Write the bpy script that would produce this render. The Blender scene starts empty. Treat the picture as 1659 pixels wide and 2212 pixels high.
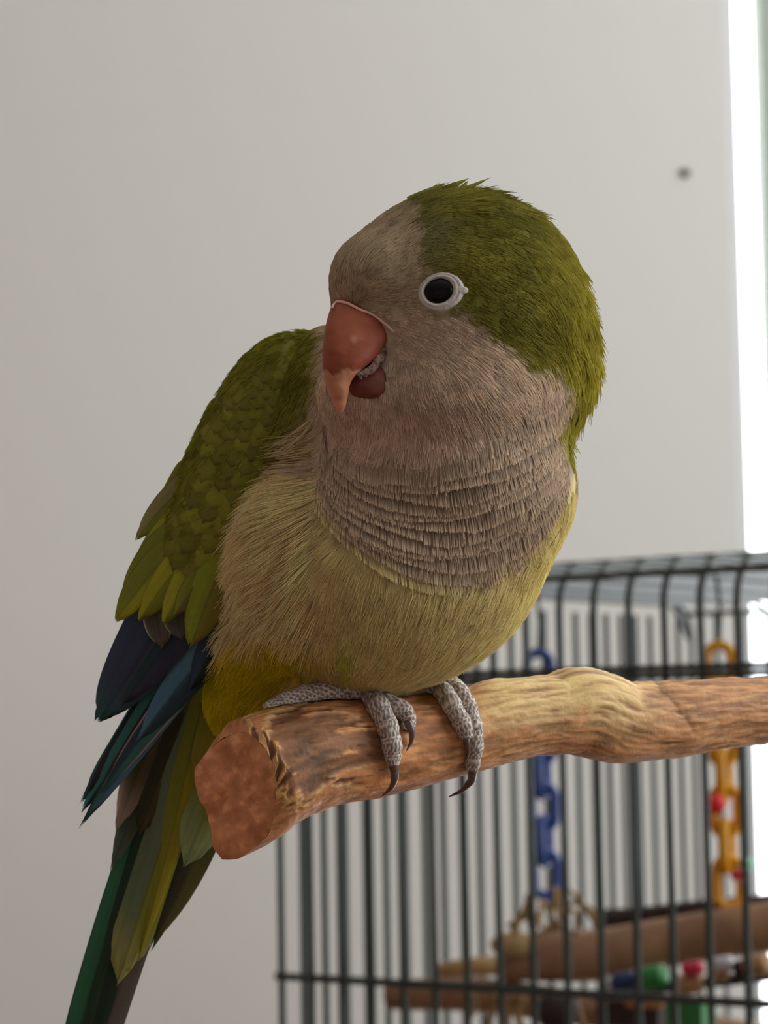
import bpy, math, random
import numpy as np
from mathutils import Vector, Matrix, Euler, noise
from mathutils.bvhtree import BVHTree

random.seed(7); rng = np.random.default_rng(7)
sc = bpy.context.scene
COL = sc.collection
PI = math.pi

# ------------------------------------------------------------------ camera
F = 5327.0            # focal length in pixels of the 1659 x 2212 frame
CX, CY = 829.5, 1106.0
D0 = 0.40             # distance of the bird
CAMZ = 1.30
PITCH, ROLL = math.radians(4.8), math.radians(1.0)
cam_d = bpy.data.cameras.new('camera'); cam = bpy.data.objects.new('camera', cam_d); COL.objects.link(cam)
cam_d.sensor_fit = 'HORIZONTAL'; cam_d.sensor_width = 24.0; cam_d.lens = 24.0 * F / 1659.0
cam_d.clip_start = 0.02; cam_d.clip_end = 60
MW = (Matrix.Translation((0, 0, CAMZ)) @ Matrix.Rotation(math.radians(90) + PITCH, 4, 'X') @ Matrix.Rotation(-ROLL, 4, 'Z'))
cam.matrix_world = MW
cam_d.dof.use_dof = True; cam_d.dof.focus_distance = 0.393; cam_d.dof.aperture_fstop = 31
sc.camera = cam

# ------------------------------------------------------------------ sky, exposure
SKY = 6.3
w = bpy.data.worlds.new('sky'); sc.world = w; w.use_nodes = True
bg = w.node_tree.nodes['Background']; bg.inputs[0].default_value = (0.93, 0.97, 1.0, 1); bg.inputs[1].default_value = SKY
sc.view_settings.view_transform = 'Standard'; sc.view_settings.look = 'None'
sc.view_settings.gamma = 1; sc.view_settings.use_curve_mapping = False
sc.view_settings.exposure = -0.22
sc.cycles.use_denoising = True
sc.cycles.max_bounces = 8; sc.cycles.diffuse_bounces = 5; sc.cycles.transparent_max_bounces = 12
sc.cycles.sample_clamp_indirect = 6

# ------------------------------------------------------------------ helpers
MWn = np.array(MW)
def BP(p):
    """(px, py, d) arrays -> world; d in bird pixels away from the bird's plane"""
    p = np.asarray(p, float).reshape(-1, 3)
    D = D0 * (1 + p[:, 2] / F)
    c = np.stack([(p[:, 0] - CX) / F * D, -(p[:, 1] - CY) / F * D, -D, np.ones(len(p))], 1)
    return (c @ MWn.T)[:, :3]
def CPw(px, py, D):
    return Vector(BP([(px, py, (D / D0 - 1) * F)])[0])
def at_y(px, py, Y):
    """world point on the plane y = Y seen at that pixel"""
    a = CPw(px, py, 1.0) - Vector((0, 0, CAMZ)); return Vector((0, 0, CAMZ)) + a * (Y / a.y)

def s2l(c):
    c = np.asarray(c, float) / 255.0
    return np.where(c <= 0.04045, c / 12.92, ((c + 0.055) / 1.055) ** 2.4)
KB = 1.75
def A(r, g, b, k=KB): return np.clip(s2l((r, g, b)) * k * 1.37, 0, 0.85)

def tags(o, label=None, cat=None, group=None, kind=None):
    if label: o['label'] = label
    if cat: o['category'] = cat
    if group: o['group'] = group
    if kind: o['kind'] = kind
    return o
def empty(name, loc, rz=0):
    o = bpy.data.objects.new(name, None); COL.objects.link(o); o.location = loc; o.rotation_euler = (0, 0, rz)
    o.empty_display_size = 0.02
    return o
def root_matrix(o):
    m = Matrix.Identity(4)
    chain = []
    while o is not None: chain.append(o); o = o.parent
    for c in reversed(chain):
        m = m @ Matrix.LocRotScale(c.location, c.rotation_euler, c.scale)
    return m
def link_mesh(name, me, mat=None, parent=None, loc=None):
    o = bpy.data.objects.new(name, me); COL.objects.link(o)
    if mat: me.materials.append(mat)
    if parent: o.parent = parent
    if loc is not None: o.location = loc
    return o
def mesh_obj(name, V, Fc, mat, parent=None, col=None, fuv=None, smooth=True, origin=None, world=True):
    """verts in world space; stored relative to the parent (or to its own origin)"""
    V = np.asarray(V, float)
    if origin is not None:
        V = V - np.array(origin)
    elif parent is not None and world:
        Mi = np.array(root_matrix(parent).inverted())
        V = V @ Mi[:3, :3].T + Mi[:3, 3]
    me = bpy.data.meshes.new(name)
    me.from_pydata(V.tolist(), [], [tuple(int(i) for i in f) for f in Fc]); me.update()
    if col is not None:
        a = me.color_attributes.new('Col', 'FLOAT_COLOR', 'POINT')
        c = np.ones((len(V), 4)); c[:, :3] = col; a.data.foreach_set('color', c.ravel())
    if fuv is not None:
        a = me.attributes.new('fuv', 'FLOAT_VECTOR', 'POINT')
        c = np.zeros((len(V), 3)); c[:, :2] = fuv; a.data.foreach_set('vector', c.ravel())
    if smooth: me.polygons.foreach_set('use_smooth', [True] * len(me.polygons))
    o = link_mesh(name, me, mat, parent)
    if origin is not None: o.location = origin
    return o

def mat_new(name, base=(0.5, 0.5, 0.5), rough=0.5, attr=False, spec=0.4, metallic=0.0, translucent=0.0):
    m = bpy.data.materials.new(name); m.use_nodes = True
    nt = m.node_tree; b = nt.nodes['Principled BSDF']
    b.inputs['Base Color'].default_value = (*base, 1); b.inputs['Roughness'].default_value = rough
    b.inputs['Specular IOR Level'].default_value = spec; b.inputs['Metallic'].default_value = metallic
    src = None
    if attr:
        a = nt.nodes.new('ShaderNodeAttribute'); a.attribute_name = 'Col'
        nt.links.new(a.outputs['Color'], b.inputs['Base Color']); src = a.outputs['Color']
    if translucent > 0:
        t = nt.nodes.new('ShaderNodeBsdfTranslucent'); mx = nt.nodes.new('ShaderNodeMixShader'); mx.inputs[0].default_value = translucent
        if src: nt.links.new(src, t.inputs[0])
        else: t.inputs[0].default_value = (*base, 1)
        nt.links.new(b.outputs[0], mx.inputs[1]); nt.links.new(t.outputs[0], mx.inputs[2])
        nt.links.new(mx.outputs[0], nt.nodes['Material Output'].inputs[0])
    return m
def add_noise_bump(m, scale, dist, strength=0.5, detail=4, stretch=None, coords='Object'):
    nt = m.node_tree; b = nt.nodes['Principled BSDF']
    tc = nt.nodes.new('ShaderNodeTexCoord'); n = nt.nodes.new('ShaderNodeTexNoise'); n.inputs['Scale'].default_value = scale; n.inputs['Detail'].default_value = detail
    if stretch:
        mp = nt.nodes.new('ShaderNodeMapping'); mp.inputs['Scale'].default_value = stretch
        nt.links.new(tc.outputs[coords], mp.inputs[0]); nt.links.new(mp.outputs[0], n.inputs['Vector'])
    else: nt.links.new(tc.outputs[coords], n.inputs['Vector'])
    bp = nt.nodes.new('ShaderNodeBump'); bp.inputs['Distance'].default_value = dist; bp.inputs['Strength'].default_value = strength
    nt.links.new(n.outputs[0], bp.inputs['Height']); nt.links.new(bp.outputs[0], b.inputs['Normal'])
    return n
def add_color_noise(m, c1, c2, scale, stretch=None, lo=0.35, hi=0.65, detail=5):
    nt = m.node_tree; b = nt.nodes['Principled BSDF']
    tc = nt.nodes.new('ShaderNodeTexCoord'); mp = nt.nodes.new('ShaderNodeMapping'); mp.inputs['Scale'].default_value = stretch or (1, 1, 1)
    n = nt.nodes.new('ShaderNodeTexNoise'); n.inputs['Scale'].default_value = scale; n.inputs['Detail'].default_value = detail
    r = nt.nodes.new('ShaderNodeValToRGB'); r.color_ramp.elements[0].position = lo; r.color_ramp.elements[1].position = hi
    r.color_ramp.elements[0].color = (*c1, 1); r.color_ramp.elements[1].color = (*c2, 1)
    nt.links.new(tc.outputs['Object'], mp.inputs[0]); nt.links.new(mp.outputs[0], n.inputs['Vector']); nt.links.new(n.outputs[0], r.inputs[0]); nt.links.new(r.outputs[0], b.inputs['Base Color'])

def box_vf(x0, x1, y0, y1, z0, z1):
    V = [(x, y, z) for x in (x0, x1) for y in (y0, y1) for z in (z0, z1)]
    Fc = [(0, 1, 3, 2), (4, 6, 7, 5), (0, 4, 5, 1), (2, 3, 7, 6), (0, 2, 6, 4), (1, 5, 7, 3)]
    return V, Fc
def boxes(name, lst, mat, parent=None, origin=None):
    V, Fc = [], []
    for b in lst:
        v, f = box_vf(*b); Fc += [tuple(i + len(V) for i in q) for q in f]; V += v
    return mesh_obj(name, V, Fc, mat, parent, smooth=False, origin=origin)
def tube_vf(path, radii, n=10, cap=True, up=Vector((0, 0.3, 1)), closed=False):
    P = [Vector(p) for p in path]; m = len(P)
    if not hasattr(radii, '__len__'): radii = [radii] * m
    V, Fc = [], []
    u = None
    for i in range(m):
        if closed: t = (P[(i + 1) % m] - P[i - 1]).normalized()
        else: t = (P[min(i + 1, m - 1)] - P[max(i - 1, 0)]).normalized()
        if u is None: u = (up - t * up.dot(t)).normalized()
        else: u = (u - t * u.dot(t)).normalized()
        v = t.cross(u)
        for k in range(n):
            a = 2 * PI * k / n
            V.append(P[i] + (u * math.cos(a) + v * math.sin(a)) * radii[i])
    for i in range(m if closed else m - 1):
        j = (i + 1) % m
        for k in range(n): Fc.append((i * n + k, i * n + (k + 1) % n, j * n + (k + 1) % n, j * n + k))
    if cap and not closed:
        Fc.append(tuple(range(n - 1, -1, -1))); Fc.append(tuple((m - 1) * n + k for k in range(n)))
    return [tuple(v) for v in V], Fc
def tubes(name, lst, mat, parent=None, n=10, origin=None, closed=False, world=True):
    V, Fc = [], []
    for path, r in lst:
        v, f = tube_vf(path, r, n, closed=closed); Fc += [tuple(i + len(V) for i in q) for q in f]; V += v
    return mesh_obj(name, V, Fc, mat, parent, origin=origin, world=world)
def catmull(pts, n):
    P = np.asarray(pts, float); m = len(P)
    P = np.vstack([2 * P[0] - P[1], P, 2 * P[-1] - P[-2]])
    out = []
    for t in np.linspace(0, m - 1 - 1e-9, n):
        i = int(t); f = t - i; a, b, c, d = P[i:i + 4]
        out.append(0.5 * ((2 * b) + (-a + c) * f + (2 * a - 5 * b + 4 * c - d) * f * f + (-a + 3 * b - 3 * c + d) * f ** 3))
    return np.array(out)
def sstep(a, b, x):
    t = np.clip((x - a) / (b - a), 0, 1); return t * t * (3 - 2 * t)

def surface_nets(fn, lo, hi, h):
    ax = [np.arange(lo[i], hi[i] + h, h) for i in range(3)]
    G = np.meshgrid(*ax, indexing='ij'); P = np.stack([g.ravel() for g in G], 1)
    val = fn(P).reshape(G[0].shape)
    s = val < 0; nc = tuple(n - 1 for n in val.shape)
    acc = np.zeros(nc + (3,)); cnt = np.zeros(nc)
    edges = []
    for a in range(3):
        sl0 = [slice(None)] * 3; sl1 = [slice(None)] * 3; sl0[a] = slice(0, -1); sl1[a] = slice(1, None)
        v0, v1 = val[tuple(sl0)], val[tuple(sl1)]
        idx = np.argwhere(s[tuple(sl0)] != s[tuple(sl1)])
        b, c = [(1, 2), (2, 0), (0, 1)][a]
        ok = (idx[:, b] > 0) & (idx[:, c] > 0) & (idx[:, b] < val.shape[b] - 1) & (idx[:, c] < val.shape[c] - 1)
        idx = idx[ok]
        t = v0[tuple(idx.T)] / (v0[tuple(idx.T)] - v1[tuple(idx.T)])
        p = idx.astype(float); p[:, a] += t
        cells = []
        for db, dc in ((0, 0), (1, 0), (1, 1), (0, 1)):
            ci = idx.copy(); ci[:, b] -= db; ci[:, c] -= dc; cells.append(ci)
            np.add.at(acc, tuple(ci.T), p); np.add.at(cnt, tuple(ci.T), 1)
        edges.append((cells, s[tuple(sl0)][tuple(idx.T)]))
    vid = -np.ones(nc, int); m = cnt > 0; vid[m] = np.arange(m.sum())
    V = acc[m] / cnt[m][:, None] * h + np.array(lo)
    Q = []
    for cells, ins in edges:
        q = np.stack([vid[tuple(c.T)] for c in cells], 1)
        q[~ins] = q[~ins][:, ::-1]; Q.append(q)
    return V, np.vstack(Q)
def ell(P, e):
    cx, cy, cd, rx, ry, rd = e[:6]; rot = math.radians(e[6]) if len(e) > 6 else 0
    q = P - np.array([cx, cy, cd]); c, s = math.cos(rot), math.sin(rot)
    x = q[:, 0] * c + q[:, 1] * s; y = -q[:, 0] * s + q[:, 1] * c
    r = np.array([rx, ry, rd], float); p = np.stack([x, y, q[:, 2]], 1)
    k0 = np.linalg.norm(p / r, axis=1); k1 = np.linalg.norm(p / (r * r), axis=1) + 1e-9
    return k0 * (k0 - 1) / k1
def smin(a, b, k):
    h = np.clip(0.5 + 0.5 * (b - a) / k, 0, 1); return b * (1 - h) + a * h - k * h * (1 - h)
def blend(P, lst, k):
    d = ell(P, lst[0])
    for e in lst[1:]: d = smin(d, ell(P, e), e[7] if len(e) > 7 else k)
    return d
def in_poly(pts, poly):
    x, y = pts[:, 0], pts[:, 1]; res = np.zeros(len(x), bool); poly = np.asarray(poly, float); j = len(poly) - 1
    for i in range(len(poly)):
        xi, yi = poly[i]; xj, yj = poly[j]
        c = ((yi > y) != (yj > y)) & (x < (xj - xi) * (y - yi) / (yj - yi + 1e-12) + xi)
        res ^= c; j = i
    return res
def poly_sd(pts, poly):
    """signed distance to a polygon in the image plane, negative inside"""
    poly = np.asarray(poly, float); d = np.full(len(pts), 1e9)
    for i in range(len(poly)):
        a, b = poly[i], poly[(i + 1) % len(poly)]; ab = b - a
        t = np.clip(((pts - a) @ ab) / (ab @ ab + 1e-9), 0, 1)
        d = np.minimum(d, np.linalg.norm(pts - a - t[:, None] * ab, axis=1))
    return np.where(in_poly(pts, poly), -d, d)

# ------------------------------------------------------------------ the room
WY = 1.65          # back wall plane
wall_m = mat_new('wall_paint', (0.775, 0.76, 0.715), 0.85, spec=0.2)
add_noise_bump(wall_m, 260, 0.0006, 0.35, 6)
bounce_m = mat_new('pink_bounce_paint', (0.70, 0.50, 0.46), 0.85, spec=0.2)  # unseen left wall, pink added for the warm light it bounces
add_noise_bump(bounce_m, 260, 0.0006, 0.35, 6)
trim_m = mat_new('white_trim', (0.82, 0.83, 0.83), 0.45)
sash_m = mat_new('window_sash', (0.42, 0.47, 0.40), 0.5)
floor_m = mat_new('floor_boards', (0.30, 0.19, 0.13), 0.5); add_color_noise(floor_m, (0.36, 0.22, 0.14), (0.24, 0.15, 0.10), 6, (1, 12, 1))
ceil_m = mat_new('ceiling_paint', (0.82, 0.81, 0.79), 0.9)
XL, XR, YB, YF, ZT = -1.9, 1.15, WY, -2.2, 2.45
wx0 = at_y(1580, 700, WY).x; wx1 = 1.05; wz0, wz1 = 0.35, 2.20
tags(boxes('wall_back', [(XL, wx0, YB, YB + .12, 0, ZT), (wx1, XR, YB, YB + .12, 0, ZT), (wx0, wx1, YB, YB + .12, 0, wz0), (wx0, wx1, YB, YB + .12, wz1, ZT)], wall_m), kind='structure')
ry0, ry1, rz0, rz1 = -0.30, 1.30, 1.28, 2.32
tags(boxes('wall_right', [(XR, XR + .12, YF, ry0, 0, ZT), (XR, XR + .12, ry1, YB + .12, 0, ZT), (XR, XR + .12, ry0, ry1, 0, rz0), (XR, XR + .12, ry0, ry1, rz1, ZT)], wall_m), kind='structure')
tags(boxes('wall_left', [(XL - .12, XL, YF, YB + .12, 0, ZT)], bounce_m), kind='structure')
tags(boxes('wall_front', [(XL - .12, XR + .12, YF - .12, YF, 0, ZT)], wall_m), kind='structure')
tags(boxes('floor', [(XL - .12, XR + .12, YF - .12, YB + .12, -.1, 0)], floor_m), kind='structure')
tags(boxes('ceiling', [(XL - .12, XR + .12, YF - .12, YB + .12, ZT, ZT + .1)], ceil_m), kind='structure')
glass_m = bpy.data.materials.new('window_glass'); glass_m.use_nodes = True
nt = glass_m.node_tree; nt.nodes.clear()
o_ = nt.nodes.new('ShaderNodeOutputMaterial'); mx = nt.nodes.new('ShaderNodeMixShader'); tr = nt.nodes.new('ShaderNodeBsdfTransparent'); gl = nt.nodes.new('ShaderNodeBsdfGlossy')
gl.inputs['Roughness'].default_value = 0.02; mx.inputs[0].default_value = 0.05
nt.links.new(tr.outputs[0], mx.inputs[1]); nt.links.new(gl.outputs[0], mx.inputs[2]); nt.links.new(mx.outputs[0], o_.inputs[0])
def window(name, plane, a0, a1, z0, z1, pos, fr, muntins):
    """plane 'y' (wall_back) or 'x' (wall_right); frame as thin boxes, one child pane per light"""
    def bx(u0, u1, v0, v1, zz0, zz1):   # u along wall, v depth offset
        return (u0, u1, pos + v0, pos + v1, zz0, zz1) if plane == 'y' else (pos + v0, pos + v1, u0, u1, zz0, zz1)
    base = boxes(name, [bx(a0, a0 + fr, 0.0, .05, z0, z1), bx(a1 - fr, a1, 0.0, .05, z0, z1), bx(a0 + fr, a1 - fr, 0.0, .05, z0, z0 + fr), bx(a0 + fr, a1 - fr, 0.0, .05, z1 - fr, z1)], trim_m)
    tags(base, kind='structure')
    xs = [a0 + fr] + [x for x in muntins] + [a1 - fr]
    for x in muntins:
        boxes('sash_bar', [bx(x, x + .035, 0.012, .045, z0 + fr, z1 - fr)], sash_m, base)
    for i in range(len(xs) - 1):
        l = xs[i] + (.035 if i else 0)
        boxes('pane', [bx(l, xs[i + 1], .028, .032, z0 + fr, z1 - fr)], glass_m, base)
    L = bpy.data.lights.new(name + '_daylight', 'AREA'); L.shape = 'RECTANGLE'; L.size = a1 - a0; L.size_y = z1 - z0; L.cycles.is_portal = True
    lo = bpy.data.objects.new(name + '_daylight', L); COL.objects.link(lo)
    if plane == 'y': lo.location = ((a0 + a1) / 2, pos + .10, (z0 + z1) / 2); lo.rotation_euler = (math.radians(-90), 0, 0)
    else: lo.location = (pos + .10, (a0 + a1) / 2, (z0 + z1) / 2); lo.rotation_euler = (math.radians(-90), 0, math.radians(-90))
    return base
sash_x = at_y(1666, 700, WY).x
window('window_1', 'y', wx0, wx1, wz0, wz1, WY, at_y(1604, 700, WY).x - wx0, [sash_x])
window('window_2', 'x', ry0, ry1, rz0, rz1, XR, .05, [0.40])
for nm, bb in (('baseboard_back', (XL, XR, YB - .015, YB, 0, .09)), ('baseboard_left', (XL, XL + .015, YF, YB, 0, .09)), ('baseboard_right', (XR - .015, XR, YF, YB, 0, .09))):
    tags(boxes(nm, [bb], trim_m), kind='structure')
# the small nail in the wall
np_ = at_y(1480, 374, WY)
nail_m = mat_new('nail_brass', (0.14, 0.11, 0.07), 0.5, metallic=0.3)
v, f = tube_vf([np_ + Vector((0, -.0002 + a, 0)) for a in (-.0030, -.0026, -.0012, 0)], [.0012, .0029, .0033, .0014], 14)
tags(mesh_obj('nail', v, f, nail_m, origin=tuple(np_)), 'small dark round nail head in the pale wall near the window', 'nail')

# ------------------------------------------------------------------ the cage
YAW = math.radians(35); U = Vector((math.cos(YAW), -math.sin(YAW), 0)); W_ = Vector((math.sin(YAW), math.cos(YAW), 0))
DL = 0.98; SP = 0.0145
P0 = at_y(609, 2108, DL); P0.z = 0
NB, ND = 39, 25          # bars on the front and on the sides
LEN, DEP = SP * (NB - 1), SP * (ND - 1)
pt = at_y(1500, 1197, DL - (14 * SP) * math.sin(YAW)); ZR = pt.z       # roof height
R_ARC = 0.017
ZB = 0.16
wire_m = mat_new('green_wire', (0.020, 0.031, 0.024), 0.42, spec=0.5)
tray_m = mat_new('tray_plastic', (0.03, 0.05, 0.04), 0.45)
cage = empty('bird_cage', (P0.x, P0.y, 0), -YAW)
tags(cage, 'tall dark green wire bird cage standing behind the perch', 'cage')
# local frame of the cage: x along the front, y away, z up
def loc_tube(name, path, r, n=8): return tubes(name, [(path, r)], wire_m, cage, n, world=False)
def front_path():
    p = [(0, 0, ZB), (0, 0, ZR - R_ARC)]
    for k in range(1, 8):
        a = min(k, 6) / 6 * PI / 2; p.append((0, R_ARC - R_ARC * math.cos(a) + (.022 if k == 7 else 0), ZR - R_ARC + R_ARC * math.sin(a)))
    for k in range(1, 7):
        a = (1 - k / 6) * PI / 2
        p.append((0, DEP - R_ARC + R_ARC * math.cos(a), ZR - R_ARC + R_ARC * math.sin(a)))
    p.append((0, DEP, ZB)); return p
vb, fb = tube_vf(front_path(), 0.00145, 8)
me0 = bpy.data.meshes.new('bar'); me0.from_pydata(vb, [], fb); me0.materials.append(wire_m); me0.polygons.foreach_set('use_smooth', [True] * len(me0.polygons))
vb, fb = tube_vf(front_path()[:10], 0.00145, 8)
me2 = bpy.data.meshes.new('bar'); me2.from_pydata(vb, [], fb); me2.materials.append(wire_m); me2.polygons.foreach_set('use_smooth', [True] * len(me2.polygons))
vb, fb = tube_vf([(0, DEP, ZB), (0, DEP, ZR - R_ARC * .3)], 0.00145, 8)
me3 = bpy.data.meshes.new('bar'); me3.from_pydata(vb, [], fb); me3.materials.append(wire_m); me3.polygons.foreach_set('use_smooth', [True] * len(me3.polygons))
for i in range(NB):
    if i % 3:
        o = bpy.data.objects.new('bar', me2); COL.objects.link(o); o.parent = cage; o.location = (i * SP, 0, 0)
        o = bpy.data.objects.new('bar', me3); COL.objects.link(o); o.parent = cage; o.location = (i * SP, 0, 0)
        continue
    o = bpy.data.objects.new('bar', me0); COL.objects.link(o); o.parent = cage; o.location = (i * SP, 0, 0)
vb, fb = tube_vf([(0, 0, ZB), (0, 0, ZR - R_ARC * .4)], 0.00145, 8)
me1 = bpy.data.meshes.new('side_bar'); me1.from_pydata(vb, [], fb); me1.materials.append(wire_m); me1.polygons.foreach_set('use_smooth', [True] * len(me1.polygons))
for xx in (0, LEN):
    for j in range(1, ND - 1):
        o = bpy.data.objects.new('side_bar', me1); COL.objects.link(o); o.parent = cage; o.location = (xx, j * SP, 0)
def zcage(px, py, k=10):    # height seen at that pixel on the front plane near bar k
    Y = DL - k * SP * math.sin(YAW); return at_y(px, py, Y).z
zh = [zcage(1400, 1445, 10.5), zcage(1400, 1461, 10.5), zcage(1000, 2128, 5.5)]
for z, r in ((zh[0], .0013), (zh[1], .0013), (zh[2], .0016), (ZB + .01, .0016), (0.45, .0016), (0.80, .0016)):
    loc_tube('cross_wire', [(-.001, -.0022, z), (LEN + .001, -.0022, z)], r)
for z in (zh[1] + .001, 0.45, 0.80):
    loc_tube('cross_wire', [(-.0022, 0, z), (-.0022, DEP, z)], .0014)
    loc_tube('cross_wire', [(LEN + .0022, 0, z), (LEN + .0022, DEP, z)], .0014)
    loc_tube('cross_wire', [(0, DEP + .0022, z), (LEN, DEP + .0022, z)], .0014)
for y, z in ((R_ARC * .25, ZR - R_ARC * .30), (.038, ZR + .002), (.11, ZR + .002), (.165, ZR + .002), (.22, ZR + .002), (DEP - R_ARC * .3, ZR - R_ARC * .3)):
    loc_tube('roof_wire', [(0, y, z), (LEN, y, z)], .0014)
for xx in (-.001, LEN + .001): loc_tube('roof_wire', [(xx, 0, ZR - R_ARC), (xx, R_ARC, ZR), (xx, DEP - R_ARC, ZR), (xx, DEP, ZR - R_ARC)], .0018)
def lbox(name, b, mat):
    v, f = box_vf(*b); return mesh_obj(name, v, f, mat, cage, smooth=False, world=False)
lbox('tray', (-.01, LEN + .01, -.01, DEP + .01, ZB - .06, ZB), tray_m)
for x in (0.0, LEN - .02):
    for y in (0.0, DEP - .02): lbox('leg', (x, x + .02, y, y + .02, 0.0, ZB - .06), tray_m)

def to_plane(px, py, back):
    """world point seen at a pixel, 'back' metres behind the cage's front plane"""
    a = CPw(px, py, 1.0) - Vector((0, 0, CAMZ)); c0 = Vector((0, 0, CAMZ)); n = W_
    t = ((Vector((P0.x, P0.y, 0)) + W_ * back - c0).dot(n)) / a.dot(n)
    return c0 + a * t
def scale_at(p): return (p - Vector((0, 0, CAMZ))).length / F      # metres per pixel there

# chain toys hanging from the roof wires
def link_path(c, h, wd, ax, n=20):
    """stadium of height h and width wd in the plane of z and ax"""
    r = wd / 2; pts = []
    for k in range(n):
        a = 2 * PI * k / n
        x = math.cos(a) * r; z = math.sin(a) * r + (h / 2 - r) * (1 if math.sin(a) >= 0 else -1)
        pts.append(c + ax * x + Vector((0, 0, z)))
    return pts
def chain(name, x_top, y_top, x_bot, y_bot, back, mat, label, link_px, wpx, start_up=None, beads=()):
    top = to_plane(x_top, y_top, back); bot = to_plane(x_bot, y_bot, back); s = scale_at(top)
    e = empty(name, (bot.x, bot.y, bot.z)); tags(e, label, 'bird toy')
    hook_z = ZR - .001
    tubes('hook', [([Vector((top.x, top.y, top.z)), Vector((top.x, top.y, (top.z + hook_z) / 2)) + U * .001, Vector((top.x, top.y, hook_z)), Vector((top.x, top.y, hook_z + .004)) + U * .002], .0009)], wire_m, e)
    L = link_px * s; n = max(2, int(round((top - bot).length / (L * .74)))); 
    for i in range(n):
        c = top.lerp(bot, (i + .5) / n)
        ax = (Vector((1, 0, 0)) if i % 2 == 0 else Vector((.45, .9, 0)).normalized())
        tubes('chain_link', [(link_path(c, L, wpx * s, ax), 11.5 * s)], mat, e, 10, closed=True)
    for (bx_, by_, r, m, nm) in beads:
        c = to_plane(bx_, by_, back - .008); V, Fc = ball(c, r * s); mesh_obj(nm, V, Fc, m, e)
    return e
def ball(c, r, n=14, m=9, sq=(1, 1, 1)):
    V, Fc = [], []
    for i in range(m + 1):
        t = PI * i / m
        for k in range(n):
            a = 2 * PI * k / n; V.append((c[0] + r * sq[0] * math.sin(t) * math.cos(a), c[1] + r * sq[1] * math.sin(t) * math.sin(a), c[2] + r * sq[2] * math.cos(t)))
    for i in range(m):
        for k in range(n): Fc.append((i * n + k, (i + 1) * n + k, (i + 1) * n + (k + 1) % n, i * n + (k + 1) % n))
    return V, Fc
blue_m = mat_new('blue_plastic', (0.03, 0.07, 0.27), 0.35)
yel_m = mat_new('yellow_plastic', (0.80, 0.38, 0.01), 0.35, translucent=0.15)
red_m = mat_new('red_plastic', (0.75, 0.02, 0.02), 0.35)
grn_m = mat_new('green_plastic', (0.03, 0.22, 0.05), 0.4)
mint_m = mat_new('mint_plastic', (0.15, 0.55, 0.30), 0.4)
pink_m = mat_new('pink_plastic', (0.65, 0.03, 0.08), 0.4)
white_m = mat_new('white_plastic', (0.6, 0.58, 0.6), 0.5)
navy_m = mat_new('navy_plastic', (0.02, 0.04, 0.13), 0.4)
chain('blue_chain', 1163, 1420, 1180, 1925, .13, blue_m, 'blue plastic chain hanging inside the cage above the wooden perches', 92, 50)
chain('yellow_chain', 1553, 1405, 1576, 1945, .10, yel_m, 'yellow plastic chain with red bead hanging in the cage near the window', 100, 52,
      beads=((1547, 1737, 22, red_m, 'bead'), (1592, 1890, 14, red_m, 'bead'), (1612, 1866, 16, mint_m, 'charm')))

# perches and toys inside the cage
cw_m = mat_new('dowel_wood', (0.32, 0.175, 0.095), 0.6); add_color_noise(cw_m, (0.37, 0.21, 0.11), (0.25, 0.13, 0.07), 60, (1, 1, 1)); 
dk_m = mat_new('dark_wood', (0.035, 0.018, 0.015), 0.6); add_color_noise(dk_m, (0.045, 0.022, 0.018), (0.02, 0.012, 0.01), 80)
lt_m = mat_new('peeled_wood', (0.50, 0.36, 0.17), 0.7); add_color_noise(lt_m, (0.55, 0.40, 0.20), (0.40, 0.26, 0.11), 90)
raf_m = mat_new('raffia', (0.30, 0.17, 0.06), 0.8); add_color_noise(raf_m, (0.42, 0.27, 0.11), (0.22, 0.12, 0.04), 120)
def branch(name, pts, mat, label, cat='perch', seed=0, end=None):
    """pts: (px, py, half height in px, back)"""
    C = [to_plane(p[0], p[1], p[3]) for p in pts]; Rr = [p[2] * scale_at(c) for p, c in zip(pts, C)]
    X = catmull([(*c, r) for c, r in zip(C, Rr)], 26)
    X[:, 3] *= [1 + .05 * noise.noise(Vector((i * .5, seed, 0))) for i in range(26)]
    r2 = X[:, 3].copy(); r2[0] *= .86
    X = np.vstack([X[0] * [1, 1, 1, .8], X]) ; X[0, :3] -= (X[2, :3] - X[1, :3]) * .04
    v, f = tube_vf([Vector(x[:3]) for x in X], list(X[:, 3]), 20)
    o = mesh_obj(name, v, f, mat, origin=tuple(C[0])); tags(o, label, cat)
    return o
pA = branch('wooden_perch', [(1078, 2072, 46, .06), (1180, 2065, 54, .07), (1300, 2062, 55, .08), (1450, 2034, 52, .09), (1660, 2003, 54, .10), (1900, 1965, 56, .12)], cw_m, 'thick brown wooden perch across the cage, its pale gnawed end under the blue chain', seed=1)
V, Fc = ball(to_plane(1110, 2040, .055), .0068, 14, 9, (1.4, .8, .75)); mesh_obj('gnawed_end', V, Fc, lt_m, pA)
pB = branch('wooden_perch', [(838, 2150, 30, .05), (930, 2148, 34, .055), (1050, 2150, 36, .06), (1200, 2170, 36, .07), (1420, 2205, 36, .09), (1650, 2250, 36, .12)], cw_m, 'lower brown perch whose blunt left end shows beneath the gnawed perch', seed=2)
tags(pA, group=None)
branch('wooden_perch', [(1285, 1990, 26, .14), (1380, 1980, 20, .145), (1500, 1962, 16, .15), (1650, 1946, 14, .16), (1850, 1920, 14, .18)], dk_m, 'dark brown perch just behind the thick brown perch', seed=3)
branch('wooden_perch', [(955, 2098, 18, .09), (1010, 2090, 20, .09), (1110, 2085, 22, .10), (1200, 2092, 22, .11)], lt_m, 'short pale peeled perch stub left of the thick brown perch', seed=4)
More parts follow.
